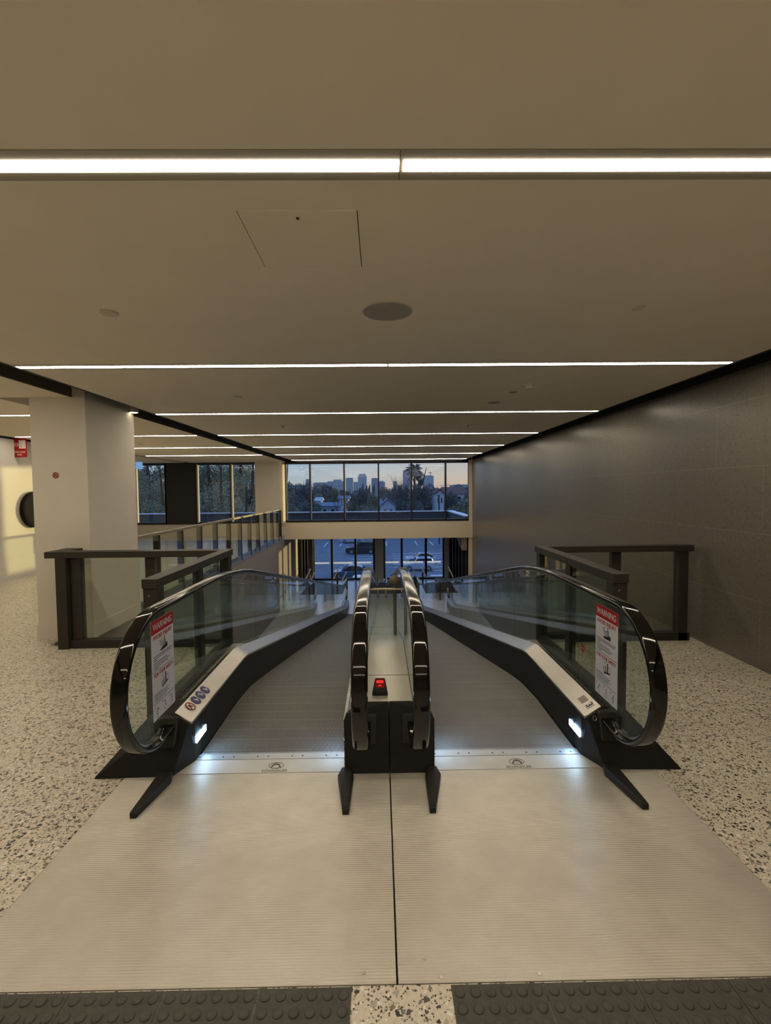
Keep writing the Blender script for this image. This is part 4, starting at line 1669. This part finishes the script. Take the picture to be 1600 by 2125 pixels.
def house(px0, px1, ybase, ywall, yroof, D, label, wall, roof, gable_front=False):
    a, c = at(px0, ybase, D), at(px1, ywall, D)
    x0, x1, z1, zr = a.x, c.x, c.z, at(0, yroof, D).z
    t = thing('house', label, 'house', ((x0 + x1) / 2, D + 4, GZ))
    o = MB().box(x0, x1, D, D + 8, GZ, z1).build('walls', wall)
    adopt(o, t)
    if gable_front:
        xm = (x0 + x1) / 2
        o = MB().prism([(x0, z1), (x1, z1), (xm, zr)], 1, D, D + 8).build('gable', wall)
        adopt(o, t)
        b = MB()
        for s, xe in ((1, x0), (-1, x1)):
            d = Vector((xm - xe, 0, zr - z1))
            n = Vector((-d.z, 0, d.x)).normalized()
            if n.z < 0:
                n = -n
            b.obox(Vector(((xe + xm) / 2, D + 4, (z1 + zr) / 2)) + n * .12, d * .56, (0, 4.4, 0), n * .12)
        adopt(b.build('roof', roof), t)
    else:
        b = MB().prism([(D - .5, z1), (D + 8.5, z1), (D + 4, zr)], 0, x0 - .5, x1 + .5)
        adopt(b.build('roof', roof), t)
    b = MB()
    w = (x1 - x0)
    for k in range(2):
        xx = x0 + w * (.25 + .4 * k)
        zc = z1 - 1.4
        o = MB().box(xx, xx + w * .14, D - .06, D + .02, zc - .6, zc + .6).build('house_window', 'car_window')
        adopt(o, t)
    return t


house(660, 702, 1064, 1049, 1042, 120, 'pale blue roofed building in the second pane of the long window', 'house_grey', 'roof_grey')
house(789, 820, 1064, 1050, 1037, 110, 'pale house with gable in the fourth pane of the long window', 'house_white', 'roof_grey', True)
house(904, 921, 1064, 1026, 1017, 105, 'white gabled house in the fifth pane of the long window', 'house_white', 'roof_red', True)
house(923, 965, 1050, 1026, 1012, 125, 'long white house with red roof in the sixth pane of the long window', 'house_white', 'roof_red')
house(702, 722, 1050, 1034, 1028, 150, 'small grey house behind the light pole', 'house_white', 'roof_grey')
house(765, 790, 1050, 1044, 1036, 150, 'small grey house left of the gabled house', 'house_grey', 'roof_grey')
house(655, 664, 1050, 1038, 1031, 150, 'tiny pale house near the second mullion', 'house_white', 'house_white')
p = at(703, 994, 100)
t = thing('light_pole', 'slim pale light pole in the second pane of the long window', 'pole', (p.x, p.y, GZ))
adopt(MB().tube([(p.x, p.y, GZ), (p.x, p.y, p.z)], .12, 8, r1=.07).build('pole', 'pole_grey'), t)
adopt(MB().box(p.x - 1.2, p.x + 1.2, p.y - .06, p.y + .06, p.z - 1.4, p.z - 1.25).build('cross_arm', 'pole_grey'), t)
p = at(911, 1030, 85)
t = thing('light_pole', 'short dark pole in front of the white gabled house', 'pole', (p.x, p.y, GZ))
adopt(MB().tube([(p.x, p.y, GZ), (p.x, p.y, p.z)], .14, 8).build('pole', 'trunk'), t)
adopt(MB().box(p.x - .35, p.x + .2, p.y - .1, p.y + .1, p.z - .1, p.z + .12).build('lamp_head', 'trunk'), t)
for k, dz in enumerate((0, 0.55)):
    a = at(560, 1003, 100)
    m_ = at(703, 996, 100)
    c = at(960, 1008, 110)
    b = MB()
    for p0, p1 in ((a, m_), (m_, c)):
        pts = [p0.lerp(p1, s / 12) + Vector((0, 0, -dz - .5 * (1 - (2 * s / 12 - 1) ** 2))) for s in range(13)]
        b.tube(pts, .022, 4)
    o = b.build('power_line', 'pole_grey')
    tag(o, '%s power line strung across the long far window' % ('upper' if k == 0 else 'lower'), 'cable')

# ------------------------------------------------------------------ skyline
sky = [(635, 646, 994, 900, 'tower_mid', 'blocky tower at the mullion between first and second pane', None),
       (650, 682, 1001, 950, 'tower_mid', 'long low office block in the second pane', None),
       (680, 714, 998, 900, 'tower_pale', 'wide stepped office block left of the second mullion', (692, 709, 994.5)),
       (718, 733, 992, 850, 'tower_pale', 'square tower left of the tallest tower in the third pane', None),
       (731, 747, 1001, 900, 'tower_pale', 'low block between the two towers of the third pane', None),
       (743, 761, 987, 820, 'tower_pale', 'tallest tower in the third pane of the long window', (745, 759, 983)),
       (771, 785, 993, 850, 'tower_mid', 'tower just left of the middle mullion', None),
       (786, 799, 1000, 870, 'tower_mid', 'stepped tower just right of the middle mullion', (788, 796, 998)),
       (816, 824, 1000, 950, 'tower_mid', 'small lone block in the fourth pane', None),
       (837, 853, 977, 800, 'tower_warm', 'tall pinkish tower left of the palm', None),
       (881, 900, 989, 760, 'tower_pale', 'square pale tower right of the palm', None),
       (560, 640, 1006, 1000, 'tower_mid', 'long low block at the left end of the skyline', None),
       (940, 990, 1008, 1000, 'tower_mid', 'low long block at the right end of the skyline', None)]
for x0, x1, yt, D, mat, lab, top in sky:
    a, c = at(x0, yt, D), at(x1, yt, D)
    t = thing('office_tower', lab, 'building', ((a.x + c.x) / 2, D, GZ), 'skyline buildings')
    adopt(MB().box(a.x, c.x, D, D + (c.x - a.x), GZ, a.z).build('tower_walls', mat), t)
    if top:
        e, g = at(top[0], top[2], D), at(top[1], top[2], D)
        adopt(MB().box(e.x, g.x, D + 2, D + (c.x - a.x) - 2, a.z, e.z).build('tower_top', mat), t)
    else:
        adopt(MB().box(a.x + (c.x - a.x) * .1, c.x - (c.x - a.x) * .1, D + 1, D + (c.x - a.x) - 1, a.z, a.z + .9).build('roof_parapet', 'house_grey'), t)
    if x0 == 881:
        q = at(894, 982, D)
        adopt(MB().box(q.x - .5, q.x + .5, D + 4, D + 5, a.z, q.z).box(q.x - 2.2, q.x + 2.2, D + 4, D + 5, q.z, q.z + .8).build('antenna', 'house_grey'), t)
